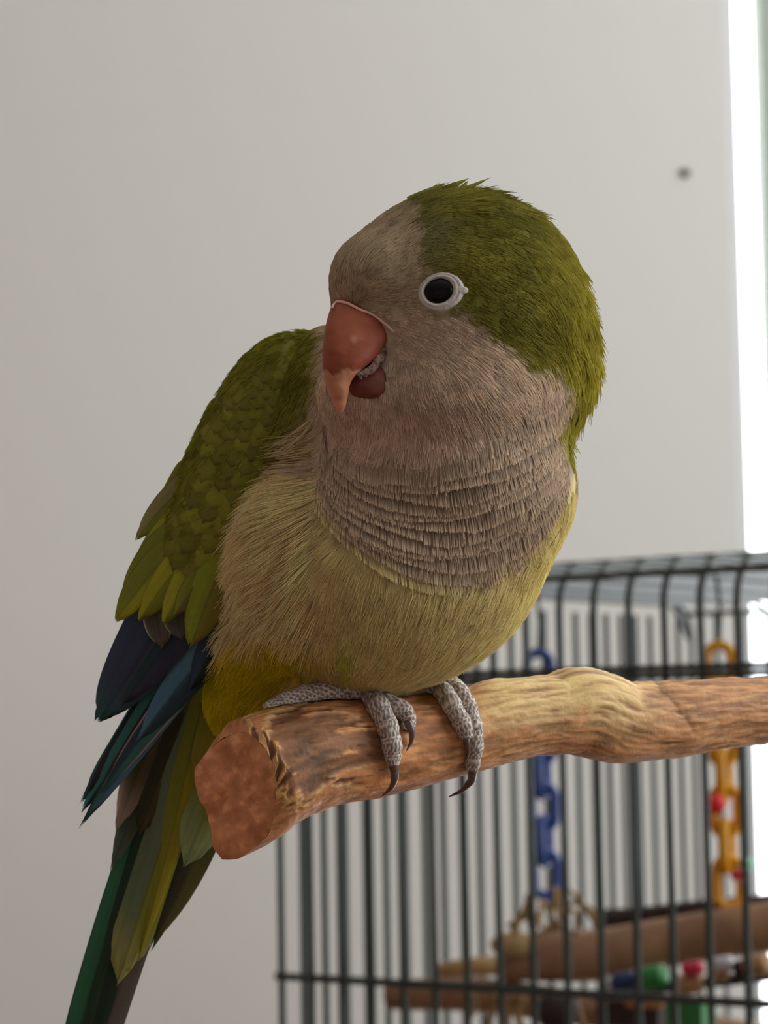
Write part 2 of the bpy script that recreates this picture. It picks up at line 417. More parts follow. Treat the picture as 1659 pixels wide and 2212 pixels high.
# raffia toy: loops and strands around the perch
rt = empty('raffia_toy', tuple(to_plane(1190, 2000, .05))); tags(rt, 'tangle of brown raffia strips tied on the cage perch below the blue chain', 'bird toy')
for k, (x0, y0, x1, y1, hgt) in enumerate([(1110, 2015, 1160, 2005, 75), (1140, 2010, 1215, 2005, 60), (1190, 2010, 1280, 2000, 85), (1215, 2015, 1290, 2010, 62), (1120, 2020, 1150, 2000, 40), (1205, 2015, 1250, 2020, 50), (1100, 2000, 1190, 2010, 28), (1170, 2015, 1235, 2012, 95)]):
    a, b = to_plane(x0, y0, .03 + .004 * k), to_plane(x1, y1, .045 + .004 * k); s = scale_at(a)
    pts = [a.lerp(b, t) + Vector((0, 0, math.sin(PI * t) * hgt * s)) + U * (.003 * math.sin(5 * t + k)) for t in np.linspace(0, 1, 12)]
    tubes('raffia_strip', [(pts, [(3.2 + 2.5 * math.sin(3 * i + k)) * s + .0004 for i in range(12)])], raf_m, rt, 6)
for k, (x, y0, y1) in enumerate([(1015, 2140, 2212), (1060, 2140, 2225), (1100, 2150, 2240), (1125, 2150, 2230), (1255, 2140, 2230)]):
    a, b = to_plane(x, y0, .045), to_plane(x + 8 * math.sin(k), y1, .045); s = scale_at(a)
    tubes('raffia_strip', [([a.lerp(b, t) + U * (.002 * math.sin(4 * t + k)) for t in np.linspace(0, 1, 8)], [8 * s] * 8)], raf_m, rt, 6)
# bead toy: a dark rod with coloured wooden and plastic pieces
bt = empty('bead_toy', tuple(to_plane(1480, 2130, .03))); tags(bt, 'rod of coloured beads and wood slices lying under the cage perch', 'bird toy')
ra, rb = to_plane(1285, 2150, .04), to_plane(1720, 2100, .04)
tubes('rod', [([ra, rb], .0022)], dk_m, bt, 8)
def disc(name, x, y, rx, ry, mat, back=.036):
    c = to_plane(x, y, back); s = scale_at(c); ax = (rb - ra).normalized(); h = rx * s
    v, f = tube_vf([c - ax * h, c - ax * h * .85, c + ax * h * .85, c + ax * h], [ry * s * .8, ry * s, ry * s, ry * s * .8], 16); return mesh_obj(name, v, f, mat, bt)
tanw = mat_new('tan_wood', (0.42, 0.23, 0.10), 0.6); add_color_noise(tanw, (0.46, 0.26, 0.12), (0.34, 0.18, 0.08), 80)
disc('bead', 1315, 2125, 13, 16, white_m); disc('bead', 1350, 2120, 26, 20, navy_m); disc('block', 1410, 2112, 30, 26, grn_m)
disc('wood_slice', 1488, 2126, 30, 22, tanw); disc('bead', 1497, 2092, 22, 15, pink_m, .032); disc('bead', 1560, 2083, 25, 17, white_m); disc('wood_slice', 1553, 2106, 20, 16, tanw); disc('wood_slice', 1635, 2085, 28, 24, tanw); disc('bead', 1600, 2092, 10, 18, dk_m)
ht = empty('block_toy', tuple(to_plane(1470, 2200, .05))); tags(ht, 'green block with an orange wooden stick at the lower right of the cage', 'bird toy')
def blk(name, x0, y0, x1, y1, back, mat):
    a, b = to_plane(x0, y1, back), to_plane(x1, y0, back); V = []
    for dx in (0, 1):
        for dy in (0, .012):
            for z in (a.z, b.z): V.append(((b if dx else a).x + W_.x * dy, (b if dx else a).y + W_.y * dy, z))
    return mesh_obj(name, V, box_vf(0, 1, 0, 1, 0, 1)[1], mat, ht, smooth=False)
blk('block', 1440, 2162, 1515, 2260, .05, grn_m); blk('block', 1290, 2168, 1420, 2215, .06, dk_m)
tubes('stick', [([to_plane(1355, 2163, .03), to_plane(1430, 2166, .03)], .0022)], mat_new('orange_wood', (0.45, 0.18, 0.05), 0.6), ht, 10)
V, Fc = ball(to_plane(1205, 2185, .04), .0085, 14, 9); tags(mesh_obj('ball', V, Fc, dk_m, origin=tuple(to_plane(1205, 2185, .04))), 'dark round ball toy at the bottom of the cage, left of the green block', 'bird toy')

# ------------------------------------------------------------------ the perch in front
S = D0 / F
def perch_d(x):
    """depth of the perch axis (bird pixels) for an image column"""
    D = 0.4058 / (1 - 0.6 * (x - CX) / F); return (D / D0 - 1) * F
CUT = [(421, 1662), (438, 1636), (463, 1611), (495, 1590), (531, 1581), (560, 1603), (580, 1630), (592, 1665), (594, 1712), (590, 1755), (580, 1800), (548, 1832), (510, 1856), (480, 1857), (463, 1832), (457, 1788), (446, 1750), (424, 1700)]
stations = [(538, 1688, 136), (600, 1658, 128), (640, 1643, 120), (700, 1629, 113), (790, 1619, 108), (860, 1609, 102), (930, 1596, 97), (1000, 1579, 92), (1060, 1563, 91), (1150, 1547, 86), (1200, 1543, 88), (1250, 1536, 94), (1300, 1549, 94), (1350, 1561, 87), (1450, 1554, 82), (1550, 1541, 74), (1659, 1533, 71), (1900, 1516, 66), (2400, 1490, 62), (3200, 1465, 52), (4150, 1450, 40)]
st = catmull([(a, b, c) for a, b, c in stations], 60)
st = np.vstack([st])
# dense arc-length resample of the visible part
def resample(P, key, n):
    s = np.concatenate([[0], np.cumsum(np.linalg.norm(np.diff(P[:, :2], axis=0), axis=1))]); t = key(s[-1])
    return np.stack([np.interp(t, s, P[:, i]) for i in range(P.shape[1])], 1), s[-1]
fine = catmull(stations, 600)
st, L = resample(fine, lambda L: np.concatenate([np.arange(0, 1250, 4.0), np.arange(1250, L, 40.0)]), 0)
NR = 168
phi = np.linspace(0, 2 * PI, NR, endpoint=False)
C3 = np.stack([st[:, 0], st[:, 1], perch_d(st[:, 0])], 1)
T = np.gradient(C3, axis=0); T[:12] = T[12]; T /= np.linalg.norm(T, axis=1)[:, None]
UP = np.array([0, -1.0, 0]); Uv = UP - T * (T @ UP)[:, None]; Uv /= np.linalg.norm(Uv, axis=1)[:, None]
Vv = np.cross(Uv, T); Vv *= np.sign(-Vv[:, 2:3])          # toward the camera
R_ = st[:, 2][:, None] * np.ones((1, NR))
# lumps, the knot and the bark relief
def fbm(p, o=4): return noise.fractal(Vector(p), 1.0, 2.0, o)
arc = np.concatenate([[0], np.cumsum(np.linalg.norm(np.diff(C3, axis=0), axis=1))])
bark = np.zeros_like(R_); fib = np.zeros_like(R_); patch = np.zeros_like(R_)
for i in range(len(st)):
    vis = st[i, 0] < 1750
    for k in range(NR):
        a = phi[k]; cx_, sx_ = math.cos(a), math.sin(a)
        if not vis and k % 3: continue
        q = (arc[i] * .0042, cx_ * 1.1, sx_ * 1.1)
        R_[i, k] += 5.0 * noise.noise(Vector(q) * 1.7)
        if vis:
            fib[i, k] = fbm((arc[i] * .010 + 3, cx_ * 4.2 + arc[i] * .0015, sx_ * 4.2), 5)
            bark[i, k] = fbm((arc[i] * .03 + 9, cx_ * 5, sx_ * 5 + 4), 4)
R_ += fib * 2.4 + bark * .5
P3 = C3[:, None, :] + R_[:, :, None] * (np.cos(phi)[None, :, None] * Uv[:, None, :] + np.sin(phi)[None, :, None] * Vv[:, None, :])
# cut face: polygon sampled by angle, on a plane across the axis
cc = np.array([512.0, 1716.0]); pc = np.array(CUT, float) - cc
ang = np.unwrap(np.arctan2(pc[:, 0], -pc[:, 1])); rad = np.linalg.norm(pc, axis=1)
order = np.argsort(np.mod(ang, 2 * PI)); an = np.mod(ang, 2 * PI)[order]; ra_ = rad[order]
rr = np.interp(phi, np.concatenate([an - 2 * PI, an, an + 2 * PI]), np.concatenate([ra_] * 3))
ax0 = np.array([0.80, -0.25, 0.55]); dc = perch_d(512)
cutp = np.zeros((NR, 3)); cutp[:, 0] = cc[0] + np.sin(phi) * rr; cutp[:, 1] = cc[1] - np.cos(phi) * rr
for k in range(NR): 
    j = 2.2 * noise.noise(Vector((math.cos(phi[k]) * 6, math.sin(phi[k]) * 6, 1)));  cutp[k, :2] += np.array([math.sin(phi[k]), -math.cos(phi[k])]) * j * .6
cutp[:, 2] = dc - ((cutp[:, 0] - cc[0]) * ax0[0] + (cutp[:, 1] - cc[1]) * ax0[1]) / ax0[2] * .62
NJ = 14
joint = []
for j in range(NJ):
    t = j / NJ; t2 = t ** .8
    g = cutp * (1 - t2) + P3[8] * t2
    # keep the barrel bulging between the face and the first full ring
    joint.append(g + (g - (np.append(cc, dc) * (1 - t2) + C3[8] * t2)) * .05 * math.sin(PI * t))
P3 = np.vstack([np.array(joint), P3[8:]])
fib = np.vstack([np.repeat(fib[8:9], NJ, 0), fib[8:]]); bark = np.vstack([np.repeat(bark[8:9], NJ, 0), bark[8:]])
M_ = len(P3)
V = P3.reshape(-1, 3); ii, kk = np.meshgrid(np.arange(M_ - 1), np.arange(NR), indexing='ij'); k2 = (kk + 1) % NR
Fq = np.stack([ii * NR + kk, ii * NR + k2, (ii + 1) * NR + k2, (ii + 1) * NR + kk], -1).reshape(-1, 4)
X, Y = P3[:, :, 0], P3[:, :, 1]
base = np.zeros(P3.shape)
KP = 1.0
grain = np.zeros_like(fib); blot = np.zeros_like(fib); streak = np.zeros_like(fib)
for i in range(M_):
    if X[i, 0] > 1760: continue
    ai = arc[max(i - NJ + 8, 0)] if i >= NJ else arc[8] - (NJ - i) * 6
    for k in range(NR):
        c_, s__ = math.cos(phi[k]), math.sin(phi[k])
        grain[i, k] = noise.fractal(Vector((ai * .013, c_ * 6 + ai * .002, s__ * 6)), 1.0, 2.1, 5)
        blot[i, k] = noise.noise(Vector((ai * .006 + 5, c_ * 1.6, s__ * 1.6)))
        streak[i, k] = noise.noise(Vector((ai * .028 + 11, c_ * 13, s__ * 13)))
g1 = np.clip(grain * .9 + .5, 0, 1)[..., None]; g2 = np.clip(blot + .5, 0, 1)[..., None]
base = A(150, 97, 58, KP) * (1 - g2) + A(180, 124, 79, KP) * g2
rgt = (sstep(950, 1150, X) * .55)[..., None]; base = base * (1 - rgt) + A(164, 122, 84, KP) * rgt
base = base * (.66 + .68 * g1)
sk = sstep(.22, .5, streak)[..., None]; base = base * (1 - .30 * sk) + A(212, 168, 116, KP) * .30 * sk
dk = sstep(.25, .55, -streak)[..., None]; base = base * (1 - .35 * dk)
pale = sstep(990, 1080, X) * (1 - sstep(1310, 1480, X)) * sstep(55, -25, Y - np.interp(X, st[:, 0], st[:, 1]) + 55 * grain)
pale = (pale * np.clip(.55 + .8 * grain, 0, 1))[..., None]; base = base * (1 - pale) + A(226, 178, 120, 1.05) * pale  # window light on top of the branch, painted into the wood colour
PATCH = [(556, 1590), (600, 1552), (700, 1540), (800, 1556), (880, 1576), (900, 1612), (850, 1640), (760, 1660), (690, 1690), (620, 1722), (598, 1712), (628, 1665), (598, 1640)]
pd = poly_sd(np.stack([X.ravel(), Y.ravel()], 1), PATCH).reshape(X.shape) + 46 * grain + 22 * blot
front = (np.sin(phi)[None, :] > -.35)
inner = (sstep(6, -8, pd) * front * sstep(900, 780, X))[..., None]
rimn = np.clip(.5 + 1.4 * streak + .8 * blot, 0, 1)
rim = (np.exp(-((pd - 9) / 6.5) ** 2) * front * sstep(860, 700, X) * (.25 + .75 * np.maximum(rimn, sstep(660, 610, X))))[..., None]
dark = A(118, 82, 56, KP) * (.55 + .9 * g1)
base = base * (1 - .85 * inner) + dark * .85 * inner
bk_ = (sstep(.10, .42, blot * .8 + bark * .6) * inner[..., 0])[..., None]; base = base * (1 - .5 * bk_) + A(84, 72, 58, KP) * .5 * bk_
base = base * (1 - .8 * rim) + A(216, 168, 108, KP) * .8 * rim
fiss = np.exp(-(fib / .03) ** 2) * sstep(-.1, .25, bark) * (.25 + .75 * inner[..., 0]); base = base * (1 - .6 * fiss[..., None])
# a darker furrow right of the knot
fur = np.exp(-((X - 1440 - (Y - 1500) * .75 + 10 * bark) / 9.0) ** 2) * sstep(1600, 1560, Y); base *= (1 - .35 * fur[..., None])
base = np.clip(base, .01, .85)
# relief of patch
Nn = P3 - np.concatenate([np.repeat(C3[8:9], NJ, 0), C3[8:]])[:, None, :]; Nn /= np.linalg.norm(Nn, axis=2)[:, :, None] + 1e-9
P3 = P3 - Nn * (4.0 * inner + 3.0 * fiss[..., None] + 3 * fur[..., None]) + Nn * (2.4 * rim + 3.4 * (g1 - .5) + 1.2 * sk)
V = P3.reshape(-1, 3)
perch_m = mat_new('branch_wood', rough=0.62, attr=True, spec=0.35)
add_noise_bump(perch_m, 900, 0.00022, 0.7, 5)
loc0 = tuple(BP([(830, 1610, perch_d(830))])[0])
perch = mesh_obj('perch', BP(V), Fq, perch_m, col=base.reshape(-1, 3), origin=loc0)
tags(perch, 'natural knobbly wooden branch perch under the green parrot, sawn end at left', 'perch')
bvh_perch = BVHTree.FromPolygons(V.tolist(), Fq.tolist())
if bvh_perch.ray_cast(Vector((900, 1600, -900)), Vector((0, 0, 1)))[1].z > 0:
    print('FLIP'); Fq = Fq[:, ::-1]; bvh_perch = BVHTree.FromPolygons(V.tolist(), Fq.tolist()); perch.data.flip_normals()
# sawn face
rings = [cutp * (1 - t) + np.append(cc, dc) * t for t in np.linspace(0, 1, 22)[:-1]]
rings = np.array(rings); cen = np.append(cc, dc)
axn = ax0 / np.linalg.norm(ax0)
Cv = rings.reshape(-1, 3); hgt = np.array([2.2 * fbm((p[0] * .03, p[1] * .03, 7), 4) for p in Cv]); edge = np.repeat(np.linspace(0, 1, 22)[:-1], NR)
Cv = Cv - axn * (hgt + 5 * sstep(0, .12, edge))[:, None]
Cv = np.vstack([Cv, cen - axn * 5]); n_r = len(rings)
Fc = [(i * NR + k, (i + 1) * NR + k, (i + 1) * NR + (k + 1) % NR, i * NR + (k + 1) % NR) for i in range(n_r - 1) for k in range(NR)]
Fc += [((n_r - 1) * NR + k, len(Cv) - 1, (n_r - 1) * NR + (k + 1) % NR) for k in range(NR)]
cn = np.array([fbm((p[0] * .018, p[1] * .018, 2), 5) for p in Cv]); cn2 = np.array([fbm((p[0] * .05, p[1] * .05, 5), 4) for p in Cv])
t = np.clip(cn * 1.1 + .5, 0, 1)[:, None]; t2 = sstep(.15, .5, cn2)[:, None]
cc_ = A(156, 100, 63, 1.1) * (1 - t) + A(184, 126, 86, 1.15) * t; cc_ = cc_ * (1 - .35 * t2) + A(198, 146, 108, 1.1) * .35 * t2; cc_ = cc_ * (1 + .25 * cn2[:, None])
mesh_obj('sawn_end', BP(Cv), Fc, perch_m, perch, col=np.clip(cc_, 0, .85))['label'] = 'smooth orange sawn face of the branch'

def push_out(V, gap=1.0):
    V = np.array(V, float)
    lo_, hi_ = V.min(0), V.max(0)
    for i, p in enumerate(V):
        if p[1] < 1380 or p[0] < 400: continue
        loc, nrm, _, dist = bvh_perch.find_nearest(Vector(p), 140)
        if loc is None: continue
        if (Vector(p) - loc).dot(nrm) < gap: V[i] = loc + nrm * gap
    return V
# ------------------------------------------------------------------ the parrot
BODY = [(995, 682, 20, 277, 272, 258), (1125, 790, 60, 168, 190, 200), (975, 850, -15, 262, 190, 225), (824, 600, -60, 108, 96, 130),
        (790, 850, -70, 104, 100, 120), (968, 1050, 30, 276, 250, 265), (850, 1215, 60, 335, 272, 290, -18), (665, 1215, 60, 140, 185, 190),
        (730, 960, 210, 170, 260, 200), (620, 1380, 180, 150, 120, 130), (755, 1462, 118, 110, 52, 72), (870, 1458, 175, 80, 46, 66), (560, 1490, 230, 110, 130, 100, 30)]
ctrs = C3[(st[:, 0] > 480) & (st[:, 0] < 1200)][::5]; crad = (st[:, 2] + 3)[(st[:, 0] > 480) & (st[:, 0] < 1200)][::5]
def body_f(P):
    f_ = blend(P, BODY, 45); m = (P[:, 1] > 1400) & (np.abs(f_) < 60)
    if m.any():
        q = P[m]; dd = (np.linalg.norm(q[:, None, :] - ctrs[None], axis=2) - crad[None]).min(1); f_[m] = np.maximum(f_[m], -dd)
    return f_
bV, bF = surface_nets(body_f, (380, 360, -300), (1360, 1660, 500), 11.0)
bV = push_out(bV, 2.0)
bvh_body = BVHTree.FromPolygons(bV.tolist(), bF.tolist())
WING = [(590, 955, 210, 158, 232, 110, 28), (482, 1120, 200, 125, 200, 85, 22), (640, 850, 240, 120, 130, 110, 30), (430, 1230, 190, 90, 120, 50, 15)]
def wing_f(P): return blend(P, WING, 60)
wV, wF = surface_nets(wing_f, (260, 640, 60), (860, 1420, 400), 10.0)
bvh_wing = BVHTree.FromPolygons(wV.tolist(), wF.tolist())
def ray_d(bvh, x, y, dflt=None):
    h = bvh.ray_cast(Vector((x, y, -900)), Vector((0, 0, 1)))
    if h[0] is None: return dflt, None
    return h[0].z, h[1]

GREEN = [(800, 462), (850, 440), (880, 450), (898, 480), (905, 520), (903, 560), (905, 600), (935, 600), (985, 640), (975, 672), (925, 672), (960, 690), (1005, 682), (1045, 700), (1062, 735), (1110, 762), (1150, 782), (1195, 790), (1222, 840), (1215, 930), (1212, 1010), (1500, 1010), (1500, 300), (800, 300)]
BREAST_A = [(702, 905), (735, 960), (800, 1000), (880, 1015), (980, 1012), (1080, 985), (1160, 945), (1215, 890), (1235, 840)]
BREAST_B = [(683, 1060), (722, 1120), (800, 1185), (890, 1232), (985, 1250), (1080, 1228), (1165, 1160), (1222, 1070), (1262, 960)]
GREY = [(690, 560)] + [(683, 900), (680, 1000)] + [(700, 1075), (750, 1150), (830, 1205), (905, 1240), (985, 1256), (1080, 1232), (1165, 1165), (1222, 1080), (1262, 980)] + [(1262, 780), (1000, 500), (800, 380), (650, 420)]
c_bib, c_fore, c_green, c_grey, c_belly, c_flank, c_vent, c_olive = A(146, 130, 113), A(128, 115, 94), A(83, 78, 27), A(122, 106, 90), A(151, 138, 98), A(180, 159, 119, 1.27), A(140, 128, 16), A(86, 84, 22)
def nz(P, s, o=0):
    return np.array([noise.noise(Vector((p[0] * s + o, p[1] * s, p[2] * s))) for p in P])
def plumage_col(P):
    xy = P[:, :2] + np.stack([nz(P, .02, 5), nz(P, .02, 9)], 1) * 24
    x, y, d = xy[:, 0], xy[:, 1], P[:, 2]
    n = nz(P, .012, 2)[:, None]; n3 = nz(P, .05, 22)[:, None]
    out = np.repeat(c_belly[None], len(P), 0)
    fl = sstep(760, 600, x)[:, None]; out = out * (1 - fl) + c_flank * fl
    gl = sstep(1000, 1200, x)[:, None]; out = out * (1 - gl) + A(153, 140, 92) * gl
    gs = (np.exp(-(((x - 745) / 26) ** 2 + ((y - 1425) / 48) ** 2)))[:, None]; out = out * (1 - .8 * gs) + A(120, 132, 34) * .8 * gs
    gw = (np.exp(-(((x - 650) / 60) ** 2 + ((y - 1420) / 45) ** 2)))[:, None]; out = out * (1 - .6 * gw) + A(128, 118, 34) * .6 * gw
    g = sstep(14, -14, poly_sd(xy, GREY))[:, None]; out = out * (1 - g) + c_bib * g
    gb = g * sstep(960, 1040, y + (x - 980) * .0)[:, None] ; out = out * (1 - gb) + c_grey * gb
    ff = (sstep(720, 640, y) * sstep(960, 880, x))[:, None] * g; out = out * (1 - ff) + c_fore * ff
    pk = np.exp(-(((x - 930) / 90) ** 2 + ((y - 915) / 60) ** 2))[:, None]; out = out * (1 - .35 * pk) + A(142, 108, 96) * .35 * pk
    ol = (sstep(505, 445, y - .35 * (x - 880)) * sstep(930, 860, x) * sstep(740, 800, x))[:, None]; out = out * (1 - .55 * ol) + A(92, 88, 44) * .55 * ol
    gr = sstep(13, -13, poly_sd(xy, GREEN))[:, None]
    gcol = c_green * (1 + .35 * n) + (A(118, 108, 30) - c_green) * sstep(1120, 1260, x)[:, None] * .6  # yellower right edge: rim light painted into the green
    dusk = np.exp(-(((x - 930) / 45) ** 2 + ((y - 520) / 75) ** 2))[:, None]; gcol = gcol * (1 - .55 * dusk) + A(92, 92, 66) * .55 * dusk
    out = out * (1 - gr) + gcol * gr
    v = (sstep(700, 600, x) * sstep(1340, 1400, y))[:, None]; out = out * (1 - v) + c_vent * v
    bk = np.maximum(sstep(150, 260, d + (x - 900) * .12), sstep(705, 660, x) * sstep(1060, 980, y) * sstep(1e4, 0, y) * sstep(-20, 60, d))
    bk = (bk * (1 - v[:, 0]))[:, None]; out = out * (1 - bk) + c_olive * (1 + .3 * n) * bk
    return np.clip(out * (1 + .12 * n + .20 * n3), .005, .85)

parrot = empty('parrot', tuple(BP([(900, 1508, perch_d(900))])[0]))
tags(parrot, 'green parrot with grey face, scalloped breast and orange beak perched on the branch', 'bird')
plum_m = mat_new('plumage_skin', rough=0.85, attr=True, spec=0.15)
add_noise_bump(plum_m, 1500, 0.0003, 0.6, 4)
body = mesh_obj('body', BP(bV), bF, plum_m, parrot, col=plumage_col(bV) * .72)  # skin darkened: self-shadow of the strands put into its colour
feather_m = mat_new('feather', rough=0.62, attr=True, spec=0.3, translucent=0.12)
nt = feather_m.node_tree; b = nt.nodes['Principled BSDF']
at_ = nt.nodes.new('ShaderNodeAttribute'); at_.attribute_name = 'fuv'
sx = nt.nodes.new('ShaderNodeSeparateXYZ'); nt.links.new(at_.outputs['Vector'], sx.inputs[0])
ab = nt.nodes.new('ShaderNodeMath'); ab.operation = 'ABSOLUTE'; nt.links.new(sx.outputs[1], ab.inputs[0])
m1 = nt.nodes.new('ShaderNodeMath'); m1.operation = 'MULTIPLY_ADD'; m1.inputs[1].default_value = -.55; nt.links.new(ab.outputs[0], m1.inputs[0]); nt.links.new(sx.outputs[0], m1.inputs[2])
cmb = nt.nodes.new('ShaderNodeCombineXYZ'); nt.links.new(m1.outputs[0], cmb.inputs[0])
mw_ = nt.nodes.new('ShaderNodeMath'); mw_.operation = 'MULTIPLY'; mw_.inputs[1].default_value = .04; nt.links.new(sx.outputs[1], mw_.inputs[0]); nt.links.new(mw_.outputs[0], cmb.inputs[1])
nn = nt.nodes.new('ShaderNodeTexNoise'); nn.inputs['Scale'].default_value = .32; nn.inputs['Detail'].default_value = 3; nt.links.new(cmb.outputs[0], nn.inputs['Vector'])
bpn = nt.nodes.new('ShaderNodeBump'); bpn.inputs['Strength'].default_value = .6; bpn.inputs['Distance'].default_value = .0002; nt.links.new(nn.outputs[0], bpn.inputs['Height']); nt.links.new(bpn.outputs[0], b.inputs['Normal'])

def feather_geo(base, tip, wd, d0, d1, nl=8, nw=4, curve=0.0, camber=.18, tilt=0.0, point=.5, colf=None, project=None, lift=(1, 6), rag=.04, root=.45, seed=0):
    """one feather: a cupped vane with a raised shaft line; (u, v) = length, width"""
    r = random.Random(seed); b_, t_ = np.array(base, float), np.array(tip, float); ax = t_ - b_; Ln = np.linalg.norm(ax); ax /= Ln; pr = np.array([-ax[1], ax[0]])
    V, C, UV = [], [], []
    rg = [[r.uniform(-1, 1) for _ in range(2 * nw + 1)] for _ in range(2)]
    for i in range(nl + 1):
        u = i / nl; wu = wd * .5 * (root + (1 - root) * min(1, u / .35)) * max(0.0, 1 - max(0, (u - (1 - point)) / point) ** 2) ** .5
        if i == nl: wu = wd * .06
        for j in range(-nw, nw + 1):
            v = j / nw; uu = u + (rag * rg[0][j + nw] * u if i >= nl - 1 and abs(j) < nw else 0)
            c = b_ + ax * Ln * (uu - .05 * v * v * u) + pr * (v * wu + curve * Ln * math.sin(PI * u * .9) ) 
            if project:
                dd, nrm = ray_d(project, c[0], c[1])
                if dd is None: dd = None
            else: dd = d0 + (d1 - d0) * u
            V.append([c[0], c[1], dd]); UV.append((u * Ln, v * wu))
            C.append(colf(u, v) if colf else (0.5, 0.5, 0.5))
    if project:
        ds = [v_[2] for v_ in V if v_[2] is not None]
        if len(ds) < len(V): return None
        dm = float(np.median(ds)); 
        for v_ in V: v_[2] = dm if v_[2] is None else min(v_[2], dm + 70)
    n = 0
    for i in range(nl + 1):
        u = i / nl
        for j in range(-nw, nw + 1):
            v = j / nw; V[n][2] += camber * wd * v * v * (.3 + .7 * u) + tilt * v * wd * .5 - (1.2 if j == 0 else 0) - (lift[0] + (lift[1] - lift[0]) * u if project else 0); n += 1
    K = 2 * nw + 1
    Fc = [(i * K + j, i * K + j + 1, (i + 1) * K + j + 1, (i + 1) * K + j) for i in range(nl) for j in range(K - 1)]
    return np.array(V), Fc, np.array(C), np.array(UV)
def join_geo(lst):
    V, Fc, C, UV, o = [], [], [], [], 0
    for g in lst:
        V.append(g[0]); C.append(g[2]); UV.append(g[3]); Fc += [tuple(i + o for i in f_) for f_ in g[1]]; o += len(g[0])
    return np.vstack(V), Fc, np.vstack(C), np.vstack(UV)
def feather_obj(name, g, parent, label=None):
    o = mesh_obj(name, BP(g[0]), g[1], feather_m, parent, col=np.clip(g[2], .003, .85), fuv=g[3])
    if label: o['label'] = label
    return o

# --- breast: overlapping scalloped feathers in rows
def arc_pt(Pl, s):
    Pl = np.array(Pl, float); L = np.concatenate([[0], np.cumsum(np.linalg.norm(np.diff(Pl, axis=0), axis=1))]); t = s * L[-1]
    return np.array([np.interp(t, L, Pl[:, 0]), np.interp(t, L, Pl[:, 1])])
BA, BB = catmull(BREAST_A, 60), catmull(BREAST_B, 60)
e_dark, e_mid, e_pale = A(110, 96, 82, 1.55), A(129, 113, 97, 1.6), A(176, 157, 134, 1.35)
geo = []; fc = []; ROWS = []
NROW = 12; NS, NU = 110, 6
for r_ in range(NROW - 1, -5, -1):
    rr1 = np.random.default_rng(300 + r_)
    s_lo = 0.0 if r_ >= 0 else .56 + .07 * (-r_ - 1); s_hi = 1.0
    sv = np.linspace(s_lo, s_hi, NS); segs = np.cumsum(np.concatenate([[0], rr1.uniform(.05, .18, 30)])); seg_off = rr1.uniform(-4, 4, 31); seg_ang = rr1.normal(0, .045, 31); seg_br = rr1.uniform(.9, 1.1, 31)
    t = (r_ - .6) / (NROW - 1)
    fade = max(0, (r_ - 7.0) / 4.6) if r_ > 7 else (.62 if r_ < 0 else (.35 if r_ == 0 else 0))
    V, ok, DRS = [], [], []
    for s_ in sv:
        k = int(np.searchsorted(segs, s_ + .012 * noise.noise(Vector((s_ * 40, r_, 0))))); k = min(k, 30)
        tt = t + .024 * math.sin(s_ * 7 + r_ * 1.7) + .026 * noise.noise(Vector((s_ * 5, r_ * 3.1, 2)))
        a_, b_ = arc_pt(BA, s_), arc_pt(BB, s_); p = a_ * (1 - tt) + b_ * tt; dr = b_ - a_; dr /= np.linalg.norm(dr)
        an_ = seg_ang[k]; dr = np.array([dr[0] * math.cos(an_) - dr[1] * math.sin(an_), dr[0] * math.sin(an_) + dr[1] * math.cos(an_)])
        ln = 50 + seg_off[k]; good = True; col_ = []
        for ui in range(NU):
            u = ui / (NU - 1); q = p + dr * ln * (u - .1); dd, nrm = ray_d(bvh_body, q[0], q[1])
            if dd is None or -nrm.z < .30: good = False; dd = 0
            col_.append((q[0], q[1], dd - .5 - 7.0 * (1 - .75 * fade) * u ** 1.6))
        V.append(col_); ok.append(good and p[0] < 1235); DRS.append((dr, ln, seg_br[k]))
    V = np.array(V); idx = -np.ones(NS, int); ok = np.array(ok)
    if ok.sum() < 4: continue
    Vv_ = V.reshape(-1, 3); Fs = [(a * NU + b, (a + 1) * NU + b, (a + 1) * NU + b + 1, a * NU + b + 1) for a in range(NS - 1) if ok[a] and ok[a + 1] for b in range(NU - 1)]
    us = np.tile(np.linspace(0, 1, NU), NS); lc = plumage_col(Vv_)
    m_ = sstep(.3, .9, us)[:, None]; c = (e_dark * (1 - m_) + e_mid * m_) * .9; c = c * (1 - fade) + lc * .62 * fade
    geo.append((Vv_, Fs, c, np.stack([us * 50, np.repeat(sv, NU) * 600], 1)))
    for a in range(0, NS, 2):
        if ok[a]:
            fc.append(tuple(V[a, NU // 2, :2]))
            if r_ < NROW - 3: fc.append(tuple(V[a, NU - 1, :2]))
    ROWS.append((V, ok, DRS, fade, lc.reshape(NS, NU, 3)))
g = join_geo(geo); bp_ = feather_obj('breast_plumage', g, parrot, 'grey brown breast feathers with pale scalloped edges'); bp_['kind'] = 'stuff'

